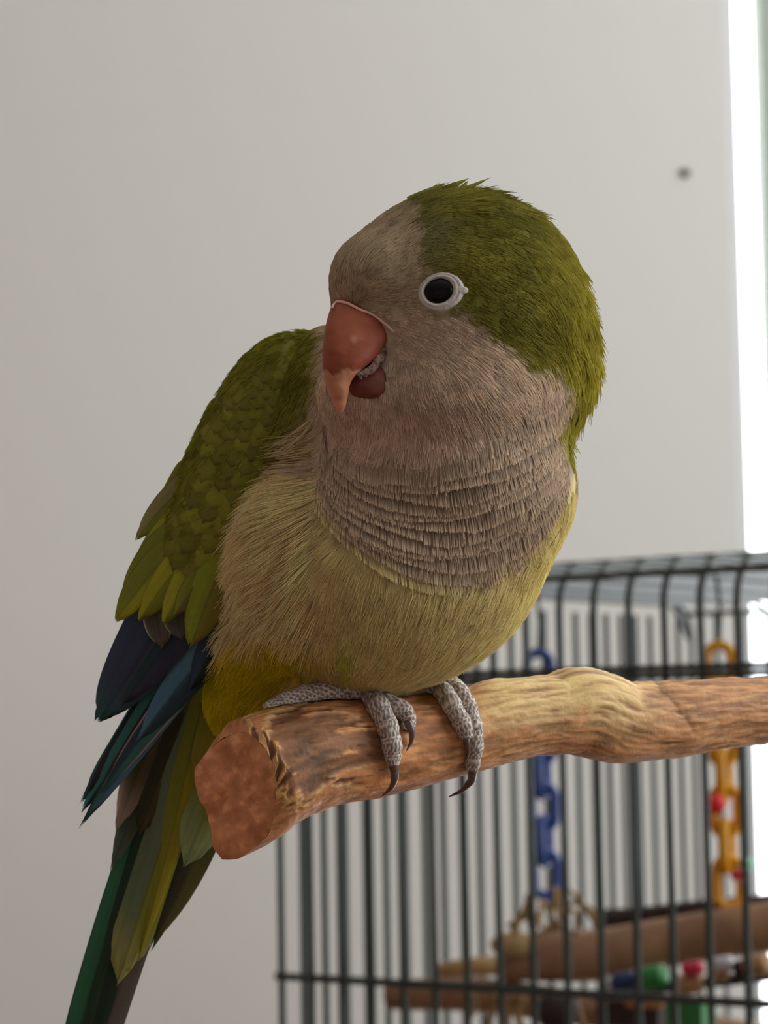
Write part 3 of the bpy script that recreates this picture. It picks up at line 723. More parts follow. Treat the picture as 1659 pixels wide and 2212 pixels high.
# --- wing with its coverts and flight feathers
wing = mesh_obj('wing', BP(wV), wF, plum_m, parrot, col=np.clip(np.repeat(c_olive[None], len(wV), 0) * (.8 + .3 * nz(wV, .02)[:, None]), .004, 1)); wing['label'] = 'folded olive green wing with blue flight feathers'
WPOLY = [(690, 712), (640, 730), (560, 790), (490, 850), (440, 915), (400, 990), (368, 1060), (335, 1120), (300, 1230), (300, 1290), (420, 1300), (520, 1250), (560, 1180), (620, 1060), (700, 960), (720, 760)]
cov = []
yy = 715.0; row = 0
while yy < 1215:
    pitch = 17 + 17 * sstep(760, 1150, yy)
    stepx = 30 + 14 * sstep(760, 1150, yy); xx = 300 + (row % 2) * stepx * .5
    while xx < 730:
        x_, y_ = xx + rng.uniform(-5, 5), yy + rng.uniform(-5, 5) + (700 - xx) * .12
        if in_poly(np.array([[x_, y_]]), WPOLY)[0]: cov.append((x_, y_))
        xx += stepx
    yy += pitch; row += 1
cov.sort(key=lambda p: -p[1])
step_keep = max(1.0, len(cov) / 235.0)
objs_w = 0; extra = []
for n_, (x_, y_) in enumerate(cov):
    sz = float(sstep(760, 1150, y_)); ln = 50 + 60 * sz; wd_ = 58 + 14 * sz
    dx = -.42 - .25 * float(sstep(560, 420, x_)) + .22 * float(sstep(560, 680, x_)); dr = np.array([dx, 1.0]); dr /= np.linalg.norm(dr)
    br = rng.uniform(.74, 1.28); yel = rng.uniform(0, 1) * float(sstep(660, 420, x_)); tl = float(sstep(560, 700, x_)) * .35
    ct = c_olive * (1 - yel * .5) + A(104, 104, 22) * yel * .5; ct = ct * (1 - tl * .4) + A(66, 80, 40) * tl * .4
    def cf(u, v, ct=ct, br=br):
        e = float(sstep(.78, .98, max(u, abs(v) * .95))) * .75; return ct * br * (.9 + .15 * u) * (1 - e) + A(56, 48, 18) * br * e
    g = feather_geo((x_, y_), (x_ + dr[0] * ln, y_ + dr[1] * ln), wd_, 0, 0, 6, 3, 0, .05, 0, .36, cf, bvh_wing, (1, 5), .03, .6, seed=n_)
    if g:
        if objs_w < 250: feather_obj('covert_feather', g, wing); objs_w += 1
        else: extra.append(g)
if extra:
    o = feather_obj('small_coverts', join_geo(extra), wing); o['kind'] = 'stuff'
OL, OLY, OLD = A(84, 86, 18), A(110, 108, 20), A(56, 48, 16)
def two(c1, c2, edge=None, tipc=None, ew=.12, sh=None, tip0=.6):
    def cf(u, v):
        t = sstep(-.25, .25, v); c = c1 * (1 - t) + c2 * t
        if tipc is not None: t2 = sstep(tip0, 1, u); c = c * (1 - t2) + tipc * t2
        if edge is not None: e = sstep(1 - ew, 1 - ew * .4, abs(v)) * (.35 + .65 * u); c = c * (1 - e) + edge * e
        c = c * (1 + .16 * noise.noise(Vector((v * 7, u * 2.5, c1[1] * 90))) + .10 * noise.noise(Vector((v * 3 + u * 14, 4, c1[0] * 50))))
        if abs(v) < .07: c = c * .72
        return c
    return cf
def big(name, base, tip, wd_, d0, d1, cf, parent, curve=0.0, tilt=0.0, point=.35, camber=.12, root=.5, nl=18, nw=8, rag=.03, seed=0, label=None):
    return feather_obj(name, feather_geo(base, tip, wd_, d0, d1, nl, nw, curve, camber, tilt, point, cf, None, (0, 0), rag, root, seed=seed), parent, label)
NAVY, TEAL, BLUE, BLK = A(38, 42, 54, 1.8), A(32, 70, 66, 1.9), A(50, 76, 92, 1.9), A(18, 20, 24, 1.5)
GREYB = A(92, 82, 70)
# flight feathers, deepest first (name, base, tip, width, d0, d1)
for i, (ba, ti, wd_, d0, d1, cf, cu, tl) in enumerate([
    ((455, 1290), (171, 1725), 92, 196, 215, two(BLK, TEAL, None, A(24, 56, 52, 1.2)), -.045, .1),
    ((470, 1300), (186, 1712), 80, 190, 208, two(A(22, 26, 34, 1.2), BLK, None), -.02, .1),
    ((470, 1300), (176, 1750), 64, 186, 205, two(A(24, 40, 46, 1.2), TEAL, None), -.01, .1),
    ((490, 1320), (176, 1782), 60, 176, 198, two(TEAL, BLK, None, A(26, 52, 46, 1.2)), .0, .1),
    ((520, 1330), (190, 1765), 56, 168, 190, two(BLUE, TEAL, None), .01, .1),
    ((540, 1316), (222, 1712), 62, 160, 182, two(TEAL, A(30, 42, 54, 1.2), A(176, 140, 126, 1.2), None, .16), .02, .1),
    ((556, 1290), (300, 1600), 90, 150, 172, two(A(30, 48, 58, 1.2), BLUE, None), .02, .1),
    ((400, 1250), (207, 1560), 150, 160, 178, two(NAVY, A(36, 40, 54, 1.2), None, A(26, 54, 52, 1.2), tip0=.7), -.02, .12),
    ((440, 1280), (262, 1520), 90, 156, 168, two(A(40, 42, 58, 1.2), A(26, 44, 46, 1.2), None), -.01, .12),
    ((560, 1230), (410, 1490), 92, 140, 150, two(BLK, A(36, 50, 66, 1.2), None), .0, .1),
    ((540, 1200), (466, 1392), 60, 130, 138, two(BLK, A(22, 24, 30, 1.2), None), .0, .1)]):
    big('flight_feather', ba, ti, wd_, d0, d1, cf, wing, cu, tl, .80, .10, .6, seed=i, label='dark blue and teal flight feather')
for i, (ba, ti, wd_, d0, d1, cu) in enumerate([((640, 730), (505, 852), 60, 235, 225, -.05), ((590, 765), (450, 925), 64, 228, 212, -.05), ((530, 820), (408, 1005), 66, 218, 202, -.05), ((480, 880), (372, 1075), 66, 210, 192, -.04), ((440, 960), (332, 1130), 64, 200, 182, -.03)]):
    big('long_covert', ba, ti, wd_, d0, d1, two(A(98, 98, 24), A(86, 84, 22)), wing, cu, .05, .6, .14, .1, seed=70 + i)
for i, (ba, ti, wd_, d0) in enumerate([((330, 1250), (352, 1398), 62, 150), ((380, 1270), (392, 1380), 66, 146)]):
    big('covert_feather', ba, ti, wd_, d0, d0, two(A(70, 64, 56), A(60, 56, 50), A(176, 156, 128), None, .14), wing, .02, 0, .4, .1, .7, seed=i, label='small grey covert with cream edge')
for i, (ba, ti, wd_, d0, d1, c1, c2, cu) in enumerate([
    ((440, 1010), (296, 1166), 62, 176, 158, OL, A(92, 86, 50), .03), ((420, 1080), (284, 1262), 70, 166, 146, OL, OLY, .03),
    ((400, 1120), (264, 1300), 78, 156, 138, OLY, OL, .02), ((410, 1150), (250, 1344), 84, 148, 128, OLY, OL, .03),
    ((440, 1160), (302, 1340), 80, 140, 122, OL, OLY, .02), ((455, 1170), (352, 1346), 78, 132, 114, OL, OLY, .0),
    ((540, 1170), (520, 1385), 74, 128, 124, A(58, 66, 18), A(74, 84, 18), .0), ((480, 1180), (376, 1330), 64, 122, 108, A(80, 66, 36), OL, .0),
    ((500, 1170), (412, 1398), 104, 114, 96, A(88, 78, 26), A(92, 98, 16), .01)]):
    big('long_covert', ba, ti, wd_ * .92, d0, d1, two(c1, c2, OLD, None, .10), wing, cu, .05, .62, .14, .6, seed=20 + i)

# --- tail
YG, YO, GB, DG = A(92, 98, 26, 1.4), A(112, 102, 16, 1.4), A(76, 86, 62, 1.4), A(20, 42, 26, 1.3)
for i, (nm, ba, ti, wd_, d0, d1, cf, cu, pt_) in enumerate([
    ('tail_feather', (462, 1560), (172, 2400), 74, 330, 420, two(A(66, 58, 48, 1.3), A(58, 50, 40, 1.3), None), .01, .2),
    ('tail_feather', (400, 1540), (132, 2400), 74, 320, 400, two(DG, A(30, 66, 42, 1.3), BLK, None, .12), .018, .2),
    ('tail_feather', (400, 1540), (176, 2330), 56, 312, 385, two(A(16, 30, 18, 1.3), A(24, 44, 26, 1.3), BLK, None, .12), .01, .2),
    ('tail_feather', (385, 1500), (241, 1876), 56, 316, 330, two(A(28, 42, 24, 1.3), A(40, 54, 38, 1.3), None, A(64, 72, 54, 1.3)), .0, .5),
    ('tail_feather', (390, 1480), (256, 1790), 66, 312, 322, two(A(66, 56, 40, 1.3), A(44, 40, 18, 1.3), None, A(130, 112, 98, 1.3)), .03, .5),
    ('tail_feather', (420, 1470), (300, 1800), 70, 305, 318, two(A(54, 46, 16, 1.3), A(38, 36, 14, 1.3), None), .0, .3),
    ('tail_feather', (530, 1500), (322, 2040), 82, 300, 340, two(A(54, 52, 22, 1.3), A(36, 34, 22, 1.3), A(80, 66, 50, 1.3), None, .06), -.04, .5),
    ('undertail_covert', (470, 1450), (256, 2115), 88, 280, 340, two(A(100, 98, 24, 1.4), A(72, 82, 60, 1.4), None, A(112, 108, 58, 1.4), tip0=.75), .0, .10),
    ('undertail_covert', (450, 1450), (300, 2060), 56, 276, 330, two(YO, A(92, 92, 18, 1.4), None), -.01, .6),
    ('undertail_covert', (590, 1460), (402, 1868), 92, 255, 290, two(YG, A(80, 92, 36, 1.4), None, A(104, 114, 76, 1.4)), .02, .18),
    ('undertail_covert', (620, 1420), (446, 1770), 100, 240, 265, two(YG, YO, None), .0, .5),
    ('undertail_covert', (560, 1380), (420, 1700), 100, 232, 262, two(YO, A(96, 90, 16, 1.4), None), .0, .5),
    ('undertail_covert', (660, 1390), (500, 1610), 120, 180, 215, two(A(140, 120, 14, 1.4), A(130, 110, 14, 1.4), None), .0, .6),
    ('undertail_covert', (610, 1370), (455, 1560), 110, 176, 205, two(A(146, 126, 14, 1.4), A(120, 104, 14, 1.4), None), .0, .6)]):
    big(nm, ba, ti, wd_, d0, d1, cf, parrot, cu, .10, pt_, .10, .7, nl=20, seed=50 + i)

# --- fine barbs: clumped strands lying along the plumage
GD = np.array([(720, 600, -.1, -1), (730, 560, .3, -1), (830, 450, .8, -.6), (950, 400, 1, -.12), (1000, 470, 1, .1), (1100, 470, 1, .35), (1200, 540, .8, .7), (1270, 680, .4, 1), (1290, 850, .15, 1), (1260, 930, .0, 1),
    (1100, 600, 1, .3), (1150, 720, .9, .6), (1200, 850, .35, 1), (860, 560, .7, -.4), (900, 700, .8, .3), (850, 640, .8, -.1), (1000, 750, .8, .5), (960, 850, .4, .9), (870, 820, .15, 1), (1100, 850, .7, .7), (780, 900, -.1, 1),
    (700, 850, -.4, 1), (1180, 950, .4, 1), (900, 1000, 0, 1), (1000, 1100, 0, 1), (1150, 1100, -.1, 1), (1200, 1200, -.35, 1), (1100, 1350, -.5, 1), (950, 1400, -.15, 1), (800, 1350, -.25, 1), (650, 1320, -.6, .8),
    (560, 1200, -1, .25), (570, 1280, -.9, .5), (620, 1080, -1, .1), (680, 980, -1, .05), (700, 1150, -.7, .6), (760, 1250, -.4, 1), (850, 1200, -.15, 1), (740, 1430, -.15, 1), (600, 1450, -.6, .8), (480, 1600, -.4, 1),
    (500, 1000, -.5, .9), (620, 800, -.8, .6)], float)
GD[:, 2:] /= np.linalg.norm(GD[:, 2:], axis=1)[:, None]
def flow(P, N):
    d2 = ((P[:, None, :2] - GD[None, :, :2]) ** 2).sum(2); wt = 1 / (d2 + 400) ** 1.6
    v = (wt[:, :, None] * GD[None, :, 2:]).sum(1); v = np.concatenate([v, np.zeros((len(P), 1))], 1)
    v /= np.linalg.norm(v, axis=1)[:, None] + 1e-9
    v = v - N * (v * N).sum(1)[:, None]; ln = np.linalg.norm(v, axis=1)[:, None]
    alt = np.array([0, 1.0, 0]) - N * N[:, 1:2]
    v = np.where(ln > .25, v / (ln + 1e-9), (v + alt) / (np.linalg.norm(v + alt, axis=1)[:, None] + 1e-9))
    return v
def surf_samples(V, Q, n):
    tri = np.vstack([Q[:, [0, 1, 2]], Q[:, [0, 2, 3]]]); a, b, c = V[tri[:, 0]], V[tri[:, 1]], V[tri[:, 2]]
    cr = np.cross(b - a, c - a); ar = np.linalg.norm(cr, axis=1) + 1e-12
    i = rng.choice(len(tri), n, p=ar / ar.sum()); u, v = rng.random(n), rng.random(n); fl = u + v > 1; u[fl] = 1 - u[fl]; v[fl] = 1 - v[fl]
    P = a[i] + (b - a)[i] * u[:, None] + (c - a)[i] * v[:, None]; return P
def grad(fn, P, h=4.0):
    g = np.stack([fn(P + e) - fn(P - e) for e in (np.eye(3) * h)], 1); return g / (np.linalg.norm(g, axis=1)[:, None] + 1e-9)
EYE = (948, 628)
def strands(name, V, Q, fn, n_clump, per, lenf, keep, colf, parent, lift=.10, r0=1.3, spread=9.0, seg=5, mat=None):
    P = surf_samples(V, Q, n_clump); P = P[keep(P)]
    N = grad(fn, P); T_ = flow(P, N); B = np.cross(N, T_); L_ = lenf(P) * rng.uniform(.8, 1.2, len(P)); C_ = colf(P) * rng.uniform(.82, 1.18, (len(P), 1))
    n = len(P) * per
    P, N, T_, B, L_, C_ = [np.repeat(a, per, 0) for a in (P, N, T_, B, L_, C_)]
    off = rng.uniform(-1, 1, n); roots = P + B * (off * spread * .55)[:, None] + T_ * rng.uniform(-6, 6, n)[:, None]
    fan = off * .22 + rng.normal(0, .06, n); D_ = T_ + B * fan[:, None]; D_ /= np.linalg.norm(D_, axis=1)[:, None]
    Ls = L_ * rng.uniform(.7, 1.1, n) * (1 - .25 * off ** 2)
    lf = lift * rng.uniform(.4, 1.6, n)
    pts = np.zeros((n, seg, 3)); cur = roots.copy(); dcur = D_.copy()
    for s_ in range(seg):
        pts[:, s_] = cur
        nx = cur + dcur * (Ls / (seg - 1))[:, None]
        f_ = fn(nx); Nn_ = grad(fn, nx); want = 1.0 + lf * Ls * ((s_ + 1) / (seg - 1)) ** 1.3
        nx += Nn_ * (want - f_)[:, None] * .9
        dn = nx - cur; dcur = dn / (np.linalg.norm(dn, axis=1)[:, None] + 1e-9); dcur = dcur - Nn_ * ((dcur * Nn_).sum(1))[:, None] * .6; dcur /= np.linalg.norm(dcur, axis=1)[:, None]
        cur = nx
    pts[:, 0] -= N * 3
    t = np.linspace(0, 1, seg); rad = r0 * (1 - .72 * t)[None, :] * rng.uniform(.7, 1.2, n)[:, None]
    tipb = (.86 + .24 * t)[None, :, None] * C_[:, None, :] * rng.uniform(.88, 1.12, (n, 1, 1))
    cu = bpy.data.hair_curves.new(name); cu.add_curves([seg] * n)
    Wp = BP(pts.reshape(-1, 3)); Mi = np.array(root_matrix(parent).inverted()); Wp = Wp @ Mi[:3, :3].T + Mi[:3, 3]
    cu.attributes['position'].data.foreach_set('vector', Wp.astype(np.float32).ravel())
    ra2 = cu.attributes.get('radius') or cu.attributes.new('radius', 'FLOAT', 'POINT'); ra2.data.foreach_set('value', (rad * S).astype(np.float32).ravel())
    ca = cu.attributes.new('Col', 'FLOAT_COLOR', 'POINT'); c4 = np.ones((n * seg, 4), np.float32); c4[:, :3] = np.clip(tipb.reshape(-1, 3), .003, .9); ca.data.foreach_set('color', c4.ravel())
    o = bpy.data.objects.new(name, cu); COL.objects.link(o); cu.materials.append(mat); o.parent = parent; o['kind'] = 'stuff'
    return o
hair_m = mat_new('barb', rough=0.75, attr=True, spec=0.15, translucent=0.2)
BEAK_POLY = [(720, 655), (770, 662), (808, 686), (848, 716), (836, 780), (828, 846), (775, 850), (748, 860), (722, 860), (704, 820), (700, 780), (704, 700)]
def keep_body(P):
    x, y, d = P.T
    e = (((x - EYE[0] - 4) / 50) ** 2 + ((y - EYE[1]) / 41) ** 2 > 1) | (d > 60)
    bk = (poly_sd(P[:, :2], BEAK_POLY) > 2) | (d > 0)
    fa = np.array(fc); near = np.array([((fa - q) ** 2).sum(1).min() if q[0] > 640 and 760 < q[1] < 1300 else 1e9 for q in P[:, :2]]); brs = (near > 17 ** 2) | (d > 60) | (rng.random(len(P)) < .06)
    return e & bk & brs & (d < 420)
def len_body(P):
    x, y, d = P.T
    face = np.minimum(np.hypot(x - 948, y - 628) / 240, np.hypot(x - 780, y - 760) / 260)
    L_ = 11 + 26 * np.clip(face, 0, 1) ** 1.3
    L_ = np.where(y > 1000, 50, L_); L_ = np.where((y > 980) & (x < 720), 66, L_); L_ = np.where((x > 1150) & (y < 960), 46, L_)
    return L_
strands('fine_feathers', bV, bF, body_f, 16000, 13, len_body, keep_body, plumage_col, parrot, .09, 1.1, 15, 5, hair_m)
strands('wing_down', wV, wF, wing_f, 3200, 8, lambda P: 22 + 0 * P[:, 0], lambda P: (P[:, 1] < 1230) & (rng.random(len(P)) < .8), lambda P: np.repeat(A(94, 92, 26)[None], len(P), 0) * (1.0 + .45 * nz(P, .02, 4)[:, None]), wing, .16, 1.0, 11, 4, hair_m)
# loose spiky wisps on crown, nape and along the flank
def keep_crest(P):
    x, y, d = P.T; return (((y < 470) & (x > 900)) | ((x > 1215) & (y < 930) & (y > 560))) & (d < 160)
strands('crest', bV, bF, body_f, 2600, 7, lambda P: 58 + 0 * P[:, 0], keep_crest, lambda P: plumage_col(P) * 1.05, parrot, .22, 1.6, 6, 5, hair_m)
def keep_flank(P):
    x, y, d = P.T; return (x < 690) & (y > 900) & (y < 1390) & (d < 160)
strands('flank_fluff', bV, bF, body_f, 10500, 7, lambda P: np.where(P[:, 1] < 1180, 96, 82), keep_flank, lambda P: np.clip(plumage_col(P) * 1.1, 0, .8), parrot, .31, 1.3, 6, 6, hair_m)

# barbs of the breast feathers: rows of parallel strands with raised pale tips
def strand_obj(name, pts, rad, cols, parent, mat):
    n, seg = pts.shape[:2]; cu = bpy.data.hair_curves.new(name); cu.add_curves([seg] * n)
    Wp = BP(pts.reshape(-1, 3)); Mi = np.array(root_matrix(parent).inverted()); Wp = Wp @ Mi[:3, :3].T + Mi[:3, 3]
    cu.attributes['position'].data.foreach_set('vector', Wp.astype(np.float32).ravel())
    ra2 = cu.attributes.get('radius') or cu.attributes.new('radius', 'FLOAT', 'POINT'); ra2.data.foreach_set('value', (rad * S).astype(np.float32).ravel())
    ca = cu.attributes.new('Col', 'FLOAT_COLOR', 'POINT'); c4 = np.ones((n * seg, 4), np.float32); c4[:, :3] = np.clip(cols.reshape(-1, 3), .003, .9); ca.data.foreach_set('color', c4.ravel())
    o = bpy.data.objects.new(name, cu); COL.objects.link(o); cu.materials.append(mat); o.parent = parent; o['kind'] = 'stuff'; return o
PT, RD, CL = [], [], []
SEG = 6
for V, ok, DRS, fade, LC in ROWS:
    length = np.linalg.norm(V[1:, -1, :2] - V[:-1, -1, :2], axis=1).sum(); nb_ = int(length / .85)
    for _ in range(nb_):
        af = rng.uniform(0, NS - 1.001); a = int(af); fa_ = af - a
        if not (ok[a] and ok[a + 1]): continue
        dr, ln, br = DRS[a] if fa_ < .5 else DRS[a + 1]
        A0, A1 = (V[a], V[a + 1]) if abs(DRS[a][1] - DRS[a + 1][1]) < .01 else ((V[a], V[a]) if fa_ < .5 else (V[a + 1], V[a + 1]))
        sp_ = A0 * (1 - fa_) + A1 * fa_ if A0 is not A1 else A0 + (V[a + 1] - V[a]) * (fa_ if fa_ < .5 else fa_ - 1)
        over = rng.normal(1.0, .03)
        if rng.random() < .04: over += rng.uniform(.05, .35)
        u = np.linspace(.25, min(over, 1.0), SEG) * (NU - 1); i0 = np.minimum(u.astype(int), NU - 2); ff_ = (u - i0)[:, None]
        q = sp_[i0] * (1 - ff_) + sp_[i0 + 1] * ff_; tt_ = np.linspace(0, 1, SEG); ex_ = max(over - 1, 0) * ln
        q[:, :2] += (tt_ ** 3)[:, None] * dr * ex_ + (tt_ ** 2)[:, None] * rng.normal(0, 1.2, 2)
        q[:, 2] -= 1.0 + 3.0 * tt_ ** 2 + rng.uniform(0, 1.6)
        e = sstep(.70, .96, tt_)[:, None]; m = sstep(.2, .7, tt_)[:, None]
        c = e_dark * (1 - m) + e_mid * m; c = c * (1 - e) + e_pale * e; c = (c * (1 - fade) + LC[a, 3] * fade * (.85 + .4 * e)) * br * rng.uniform(.87, 1.13)
        PT.append(q); CL.append(c); RD.append(1.15 * (1 - .55 * tt_))
strand_obj('breast_barbs', np.array(PT), np.array(RD), np.array(CL), parrot, hair_m)

# --- crown spikes (small feathers that stand away from the head)
sp = []
for i, (ba, ti, wd_) in enumerate([((930, 418), (1012, 392), 20), ((955, 425), (1055, 391), 17), ((945, 430), (1032, 408), 18), ((1020, 440), (1120, 436), 16), ((1040, 452), (1128, 450), 15), ((1075, 458), (1122, 442), 14), ((985, 420), (1010, 398), 18), ((880, 432), (965, 400), 22), ((1110, 480), (1172, 486), 15), ((1150, 505), (1196, 504), 14), ((1180, 540), (1232, 560), 18), ((1215, 590), (1262, 612), 16), ((1225, 600), (1268, 640), 14), ((1240, 640), (1276, 668), 14)]):
    d_ = ray_d(bvh_body, ba[0], ba[1] + 10, 20)[0]; n2 = np.array([math.sin(math.atan2(ti[0] - 980, 700 - ti[1])), -math.cos(math.atan2(ti[0] - 980, 700 - ti[1]))]) * (7 if ti[1] < 430 and ti[0] < 1100 else 14); sp.append(feather_geo(np.array(ba) + n2 * .4, np.array(ti) + n2, wd_ * .62, 25, 30, 7, 2, .03, .1, 0, .8, lambda u, v: A(92, 90, 34) * (.8 + .3 * u), None, (0, 0), .1, .6, seed=i))
o = feather_obj('crown_wisps', join_geo(sp), parrot); o['kind'] = 'stuff'

# --- beak
def loft(secs, nseg=28, nlen=40, depth=.85, sq=2.0):
    """secs: (Lx, Ly, Rx, Ry, d) image-plane chords; each becomes an elliptical ring bulging toward the camera"""
    X = catmull(secs, nlen); V = []
    for r in X:
        L_, R2 = r[:2], r[2:4]; c = (L_ + R2) / 2; h = (R2 - L_) / 2; a = np.linalg.norm(h)
        for k in range(nseg):
            t = 2 * PI * k / nseg; ct, s2 = math.cos(t), math.sin(t)
            ct = math.copysign(abs(ct) ** (2 / sq), ct); s2 = math.copysign(abs(s2) ** (2 / sq), s2)
            V.append([c[0] - h[0] * ct, c[1] - h[1] * ct, r[4] - depth * a * s2 * (1 if s2 > 0 else 1)])
    m = len(X); Fc = [(i * nseg + k, (i + 1) * nseg + k, (i + 1) * nseg + (k + 1) % nseg, i * nseg + (k + 1) % nseg) for i in range(m - 1) for k in range(nseg)]
    Fc += [tuple(range(nseg)), tuple(range(m * nseg - 1, (m - 1) * nseg - 1, -1))]
    return np.array(V), Fc
beak_m = mat_new('beak_horn', rough=0.55, attr=True, spec=0.22); add_noise_bump(beak_m, 700, .00015, .5, 4)
dB = ray_d(bvh_body, 800, 730, -180)[0]
secs = [(735, 640, 868, 700, dB + 60), (716, 662, 856, 716, dB + 25), (703, 705, 832, 748, dB - 15), (697, 750, 806, 778, dB - 45), (697, 790, 775, 805, dB - 60), (702, 820, 758, 826, dB - 66), (712, 850, 752, 852, dB - 64), (724, 878, 747, 876, dB - 58), (731, 893, 740, 891, dB - 54)]
uV, uF = loft(secs, 40, 64, .80, 2.15)
jit = np.array([fbm((p[0] * .03, p[1] * .03, p[2] * .03), 4) for p in uV]); uV[:, 2] -= jit * 3
bx, by = uV[:, 0], uV[:, 1]
nb = jit; bc = A(128, 66, 46, 1.0)[None] * (1 + .25 * nb[:, None])
og = np.exp(-(((bx - 745) / 45) ** 2 + ((by - 700) / 60) ** 2))[:, None]; bc = bc * (1 - .4 * og) + A(146, 82, 50, 1.0) * .4 * og
edge_y = 799 + 20 * np.clip(1 - np.abs(bx - 722) / 26, 0, 1) + 14 * nb
tp = sstep(-2, 3, by - edge_y)[:, None]; bc = bc * (1 - tp) + A(166, 112, 86, 1.15) * (1 + .3 * nb[:, None]) * tp
tp2 = (np.exp(-((by - edge_y) / 3.4) ** 2) * np.clip(.6 + 1.5 * nb, 0, 1))[:, None]; bc = bc * (1 - .6 * tp2) + A(205, 160, 138, 1.1) * .6 * tp2
flk = np.exp(-(((bx - 768) / 14) ** 2 + ((by - 738) / 10) ** 2) * 1.3)[:, None] * np.clip(.5 + 2 * nb, 0, 1)[:, None]; bc = bc * (1 - .7 * flk) + A(186, 128, 116) * .7 * flk
mesh_obj('upper_beak', BP(uV), uF, beak_m, parrot, col=np.clip(bc, .01, .85))['label'] = 'orange brown hooked upper beak with pale flaking tip'
lsec = [(785, 740, 852, 735, dB + 40), (768, 780, 846, 770, dB + 8), (754, 808, 842, 805, dB - 24), (750, 828, 838, 838, dB - 34), (756, 848, 830, 860, dB - 28), (772, 866, 812, 874, dB - 6)]
lV, lF = loft(lsec, 30, 30, .55)
lc = A(96, 50, 40, 1.1)[None] * (1 + .3 * np.array([fbm((p[0] * .05, p[1] * .05, 1), 3) for p in lV])[:, None])
mesh_obj('lower_beak', BP(lV), lF, beak_m, parrot, col=np.clip(lc, .01, .8))['label'] = 'dark reddish lower beak'
# flaking cutting edge and the dark mouth corner
fl = []
pth = catmull([(768, 806, dB - 70), (782, 800, dB - 66), (800, 788, dB - 56), (812, 770, dB - 44), (828, 748, dB - 26), (850, 722, dB - 6)], 34)
Vf, Cf, Ff = [], [], []
for i, p in enumerate(pth):
    wdt = 13 + 6 * noise.noise(Vector((i * .55, 0, 0))) + 4 * noise.noise(Vector((i * 1.7, 3, 0))); 
    for j in range(4):
        t = j / 3; q = np.array([p[0] + .55 * wdt * t * 1.5, p[1] + wdt * t, p[2] - 2 * math.sin(PI * t) - 2 + 2 * noise.noise(Vector((i * .8, j, 2)))]); Vf.append(q)
        k_ = min(1, max(0, .26 + 1.1 * noise.noise(Vector((i * .6, j * 1.3, 8))))); Cf.append(A(160, 124, 106, 1.0) * k_ + A(58, 44, 38, 1.1) * (1 - k_))
    if i: 
        for j in range(3): Ff.append(((i - 1) * 4 + j, (i - 1) * 4 + j + 1, i * 4 + j + 1, i * 4 + j))
mesh_obj('beak_flake', BP(Vf), Ff, beak_m, parrot, col=np.clip(np.array(Cf), .01, .85))['label'] = 'pale flaking edge of the beak'
cm = mat_new('mouth_corner', (.03, .015, .012), .6)
pp = catmull([(800, 792, dB - 40), (818, 768, dB - 30), (838, 740, dB - 12), (853, 718, dB + 2)], 14)
v, f_ = tube_vf([Vector(q) for q in BP(pp)], [S * r for r in np.interp(np.linspace(0, 1, 14), [0, .5, 1], [7, 6, 3])], 8); mesh_obj('mouth_corner', v, f_, cm, parrot)
cere_m = mat_new('cere_skin', tuple(A(176, 132, 120)), .6)
pp = []
for x_, y_ in catmull([(717, 664), (728, 652), (752, 656), (775, 668), (805, 680), (832, 700), (852, 718)], 24):
    h1 = ray_d(bvh_body, x_, y_, None)[0]; pp.append((x_, y_, dB - 8 + (x_ - 790) * .15 if h1 is None else h1 - 2))
pp = np.array(pp)
bv_beak = BVHTree.FromPolygons(uV.tolist(), [list(q) for q in uF])
for q in pp:
    h = bv_beak.ray_cast(Vector((q[0], q[1] + 3, -900)), Vector((0, 0, 1)))
    if h[0] is not None: q[2] = min(q[2], h[0].z)
v, f_ = tube_vf([Vector(q) for q in BP(pp)], [S * (3.0 + 1.0 * noise.noise(Vector((i * .9, 0, 0)))) for i in range(len(pp))], 8); mesh_obj('cere', v, f_, cere_m, parrot)['label'] = 'thin pink cere line above the beak'

# --- eye
ex, ey = EYE; de, ne = ray_d(bvh_body, ex, ey, -150)
Ne = np.array(ne); e1 = np.array([1, 0, 0]) - Ne * Ne[0]; e1 /= np.linalg.norm(e1); e2 = np.cross(Ne, e1); e2 *= np.sign(e2[1])
ec = np.array([ex, ey, de])
def eye_ring(rx, ry, out, n=40, rot=-.30, cx_=0, cy_=0):
    # radii are image radii
    r = []
    for k in range(n):
        a = 2 * PI * k / n; X_ = rx * math.cos(a); Y_ = ry * math.sin(a)
        ix, iy = X_ * math.cos(rot) - Y_ * math.sin(rot) + cx_, X_ * math.sin(rot) + Y_ * math.cos(rot) + cy_
        dd = -(ix * Ne[0] + iy * Ne[1]) / Ne[2]
        r.append(ec + np.array([ix, iy, dd]) + Ne * out)
    return np.array(r)
def rings_mesh(rs, cap=None):
    n = len(rs[0]); V = np.vstack(rs); Fc = [(i * n + k, i * n + (k + 1) % n, (i + 1) * n + (k + 1) % n, (i + 1) * n + k) for i in range(len(rs) - 1) for k in range(n)]
    if cap is not None: V = np.vstack([V, cap]); Fc += [((len(rs) - 1) * n + k, (len(rs) - 1) * n + (k + 1) % n, len(V) - 1) for k in range(n)]
    return V, Fc
eye_m = mat_new('eye_dark', (.004, .003, .004), .1, spec=.15)
rs = [eye_ring(34 * math.sin(t), 29 * math.sin(t), 18 * math.cos(t) - 8) for t in np.linspace(PI / 2 + .3, .12, 12)]
v, f_ = rings_mesh(rs, ec + Ne * 10); mesh_obj('eye', BP(v), f_, eye_m, parrot)['label'] = 'glossy black eye'
ring_m = mat_new('eye_skin', tuple(A(168, 162, 156, 1.15)), .6); add_noise_bump(ring_m, 1600, .0003, .6, 3)
